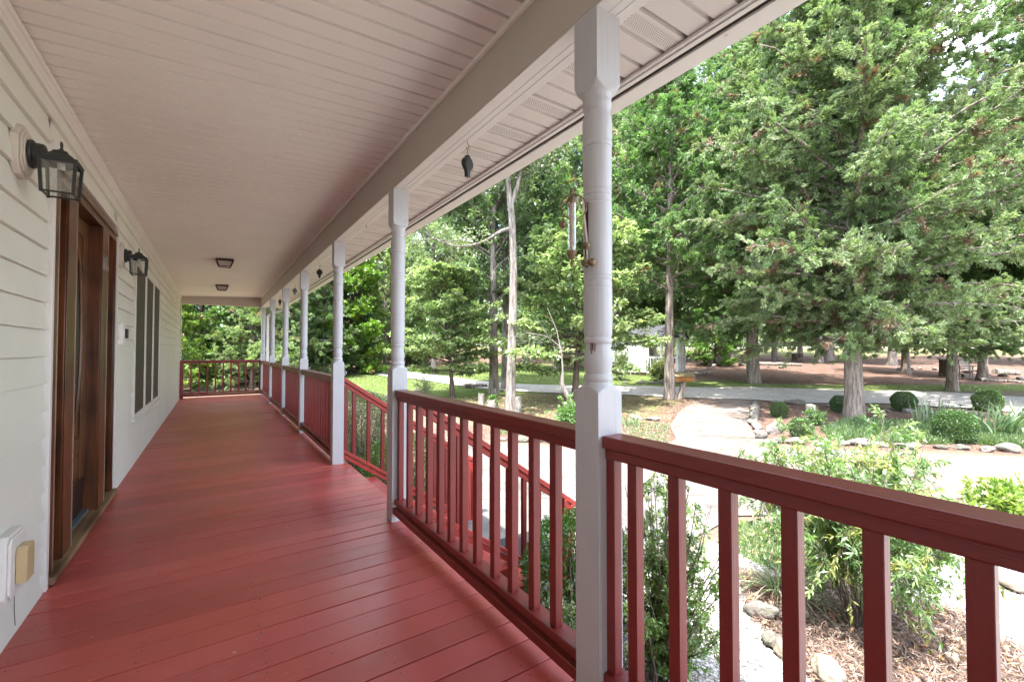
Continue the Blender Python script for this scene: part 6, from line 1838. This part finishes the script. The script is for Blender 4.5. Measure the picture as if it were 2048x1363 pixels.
grass_blades('weedy_cover', [(P_([(1450, 1050), (1560, 1045), (1640, 1065), (1640, 1140), (1560, 1150), (1450, 1100)]), 4200), (P_([(1250, 842), (1340, 850), (1335, 895), (1240, 885)]), 2200), (P_([(1000, 842), (1130, 846), (1120, 875), (980, 868)]), 4200)], .075, .016, [(.16, .26, .10), (.22, .33, .14), (.28, .34, .16), (.11, .18, .06)], 66)
def litter(name, polys, l, w, tones, seed, flat=.28):
    Ps = []
    for k, (poly, n) in enumerate(polys):
        p, rg = scatter_in(poly, n, seed + k); Ps.append(p)
    p = np.concatenate(Ps); n = len(p)
    pos = np.stack([p[:, 0], p[:, 1], gv(p[:, 0], p[:, 1]) + rg.uniform(.004, .03, n)], 1)
    d = unit(rg.normal(0, 1, (n, 3)) * np.array([1, 1, flat])); nr = unit(rg.normal(0, .45, (n, 3)) + np.array([0, 0, 1]))
    tones = np.array(tones); col = tones[rg.integers(0, len(tones), n)] * (1 + rg.normal(0, .15, (n, 1)))
    return tag(obj(name, leaves_mesh(name, pos, d, nr, l * rg.uniform(.5, 1.4, n), w * rg.uniform(.6, 1.4, n), np.clip(col, .01, .7), M['litter'])), kind='stuff')
ST = [(.24, .155, .12), (.32, .235, .19), (.15, .095, .075), (.40, .33, .28), (.10, .065, .055), (.27, .165, .12)]
litter('pine_straw', [(MULCH, 30000), (ISLAND, 24000), (STRAW_FAR, 36000), (MULCH2, 6000), (BEDSIDE, 8000), (PATHEDGE, 5000)], .085, .007, ST, 70)
litter('fallen_leaves', [(MULCH, 900), (ISLAND, 700), (MULCH2, 500), (NEARGRAVEL, 140), (WALK, 260), (SHADE, 900), (BEDSCRUB, 200)], .055, .030, [(.42, .22, .10), (.50, .34, .18), (.30, .13, .07), (.55, .42, .22)], 80)
def pebbles():
    p, rg = scatter_in([(2.3, 1.6), (2.3, 2.6), (4.5, 2.7), (8, 1.2), (8, -1.2), (5, -.6), (2.6, .4)], 15000, 90)
    m = poly_mask(p[:, 0], p[:, 1], MULCH, .01) < .5; p = p[m]; n = len(p)
    r = rg.uniform(.005, .015, n) * np.where(rg.uniform(0, 1, n) < .06, 1.7, 1)
    o8 = np.array([[1, 0, 0], [0, 1, 0], [-1, 0, 0], [0, -1, 0], [.0, 0, .7], [0, 0, -.7]])
    a = rg.uniform(0, 6.28, n); ca, sa = np.cos(a), np.sin(a)
    o = np.tile(o8[None], (n, 1, 1)) * (r[:, None] * rg.uniform(.7, 1.3, (n, 6)))[:, :, None]
    ox = o[:, :, 0] * ca[:, None] - o[:, :, 1] * sa[:, None]; oy = o[:, :, 0] * sa[:, None] + o[:, :, 1] * ca[:, None]
    V = np.stack([ox + p[:, 0:1], oy + p[:, 1:2], o[:, :, 2] + (gv(p[:, 0], p[:, 1]) + r * .3)[:, None]], -1).reshape(-1, 3)
    T = np.array([[0, 1, 4], [1, 2, 4], [2, 3, 4], [3, 0, 4], [1, 0, 5], [2, 1, 5], [3, 2, 5], [0, 3, 5]])
    F = (T[None] + (np.arange(n) * 6)[:, None, None]).reshape(-1, 3)
    t_ = np.array([[.55, .53, .50], [.68, .66, .63], [.42, .40, .38], [.60, .55, .50], [.30, .29, .28]]); col = np.repeat(t_[rg.integers(0, 5, n)] * rg.uniform(.8, 1.15, (n, 1)), 6, 0)
    tag(obj('loose_gravel', mesh_from('loose_gravel', V, F, 3, np.clip(col, 0, .8), M['litter'])), kind='stuff')
pebbles()
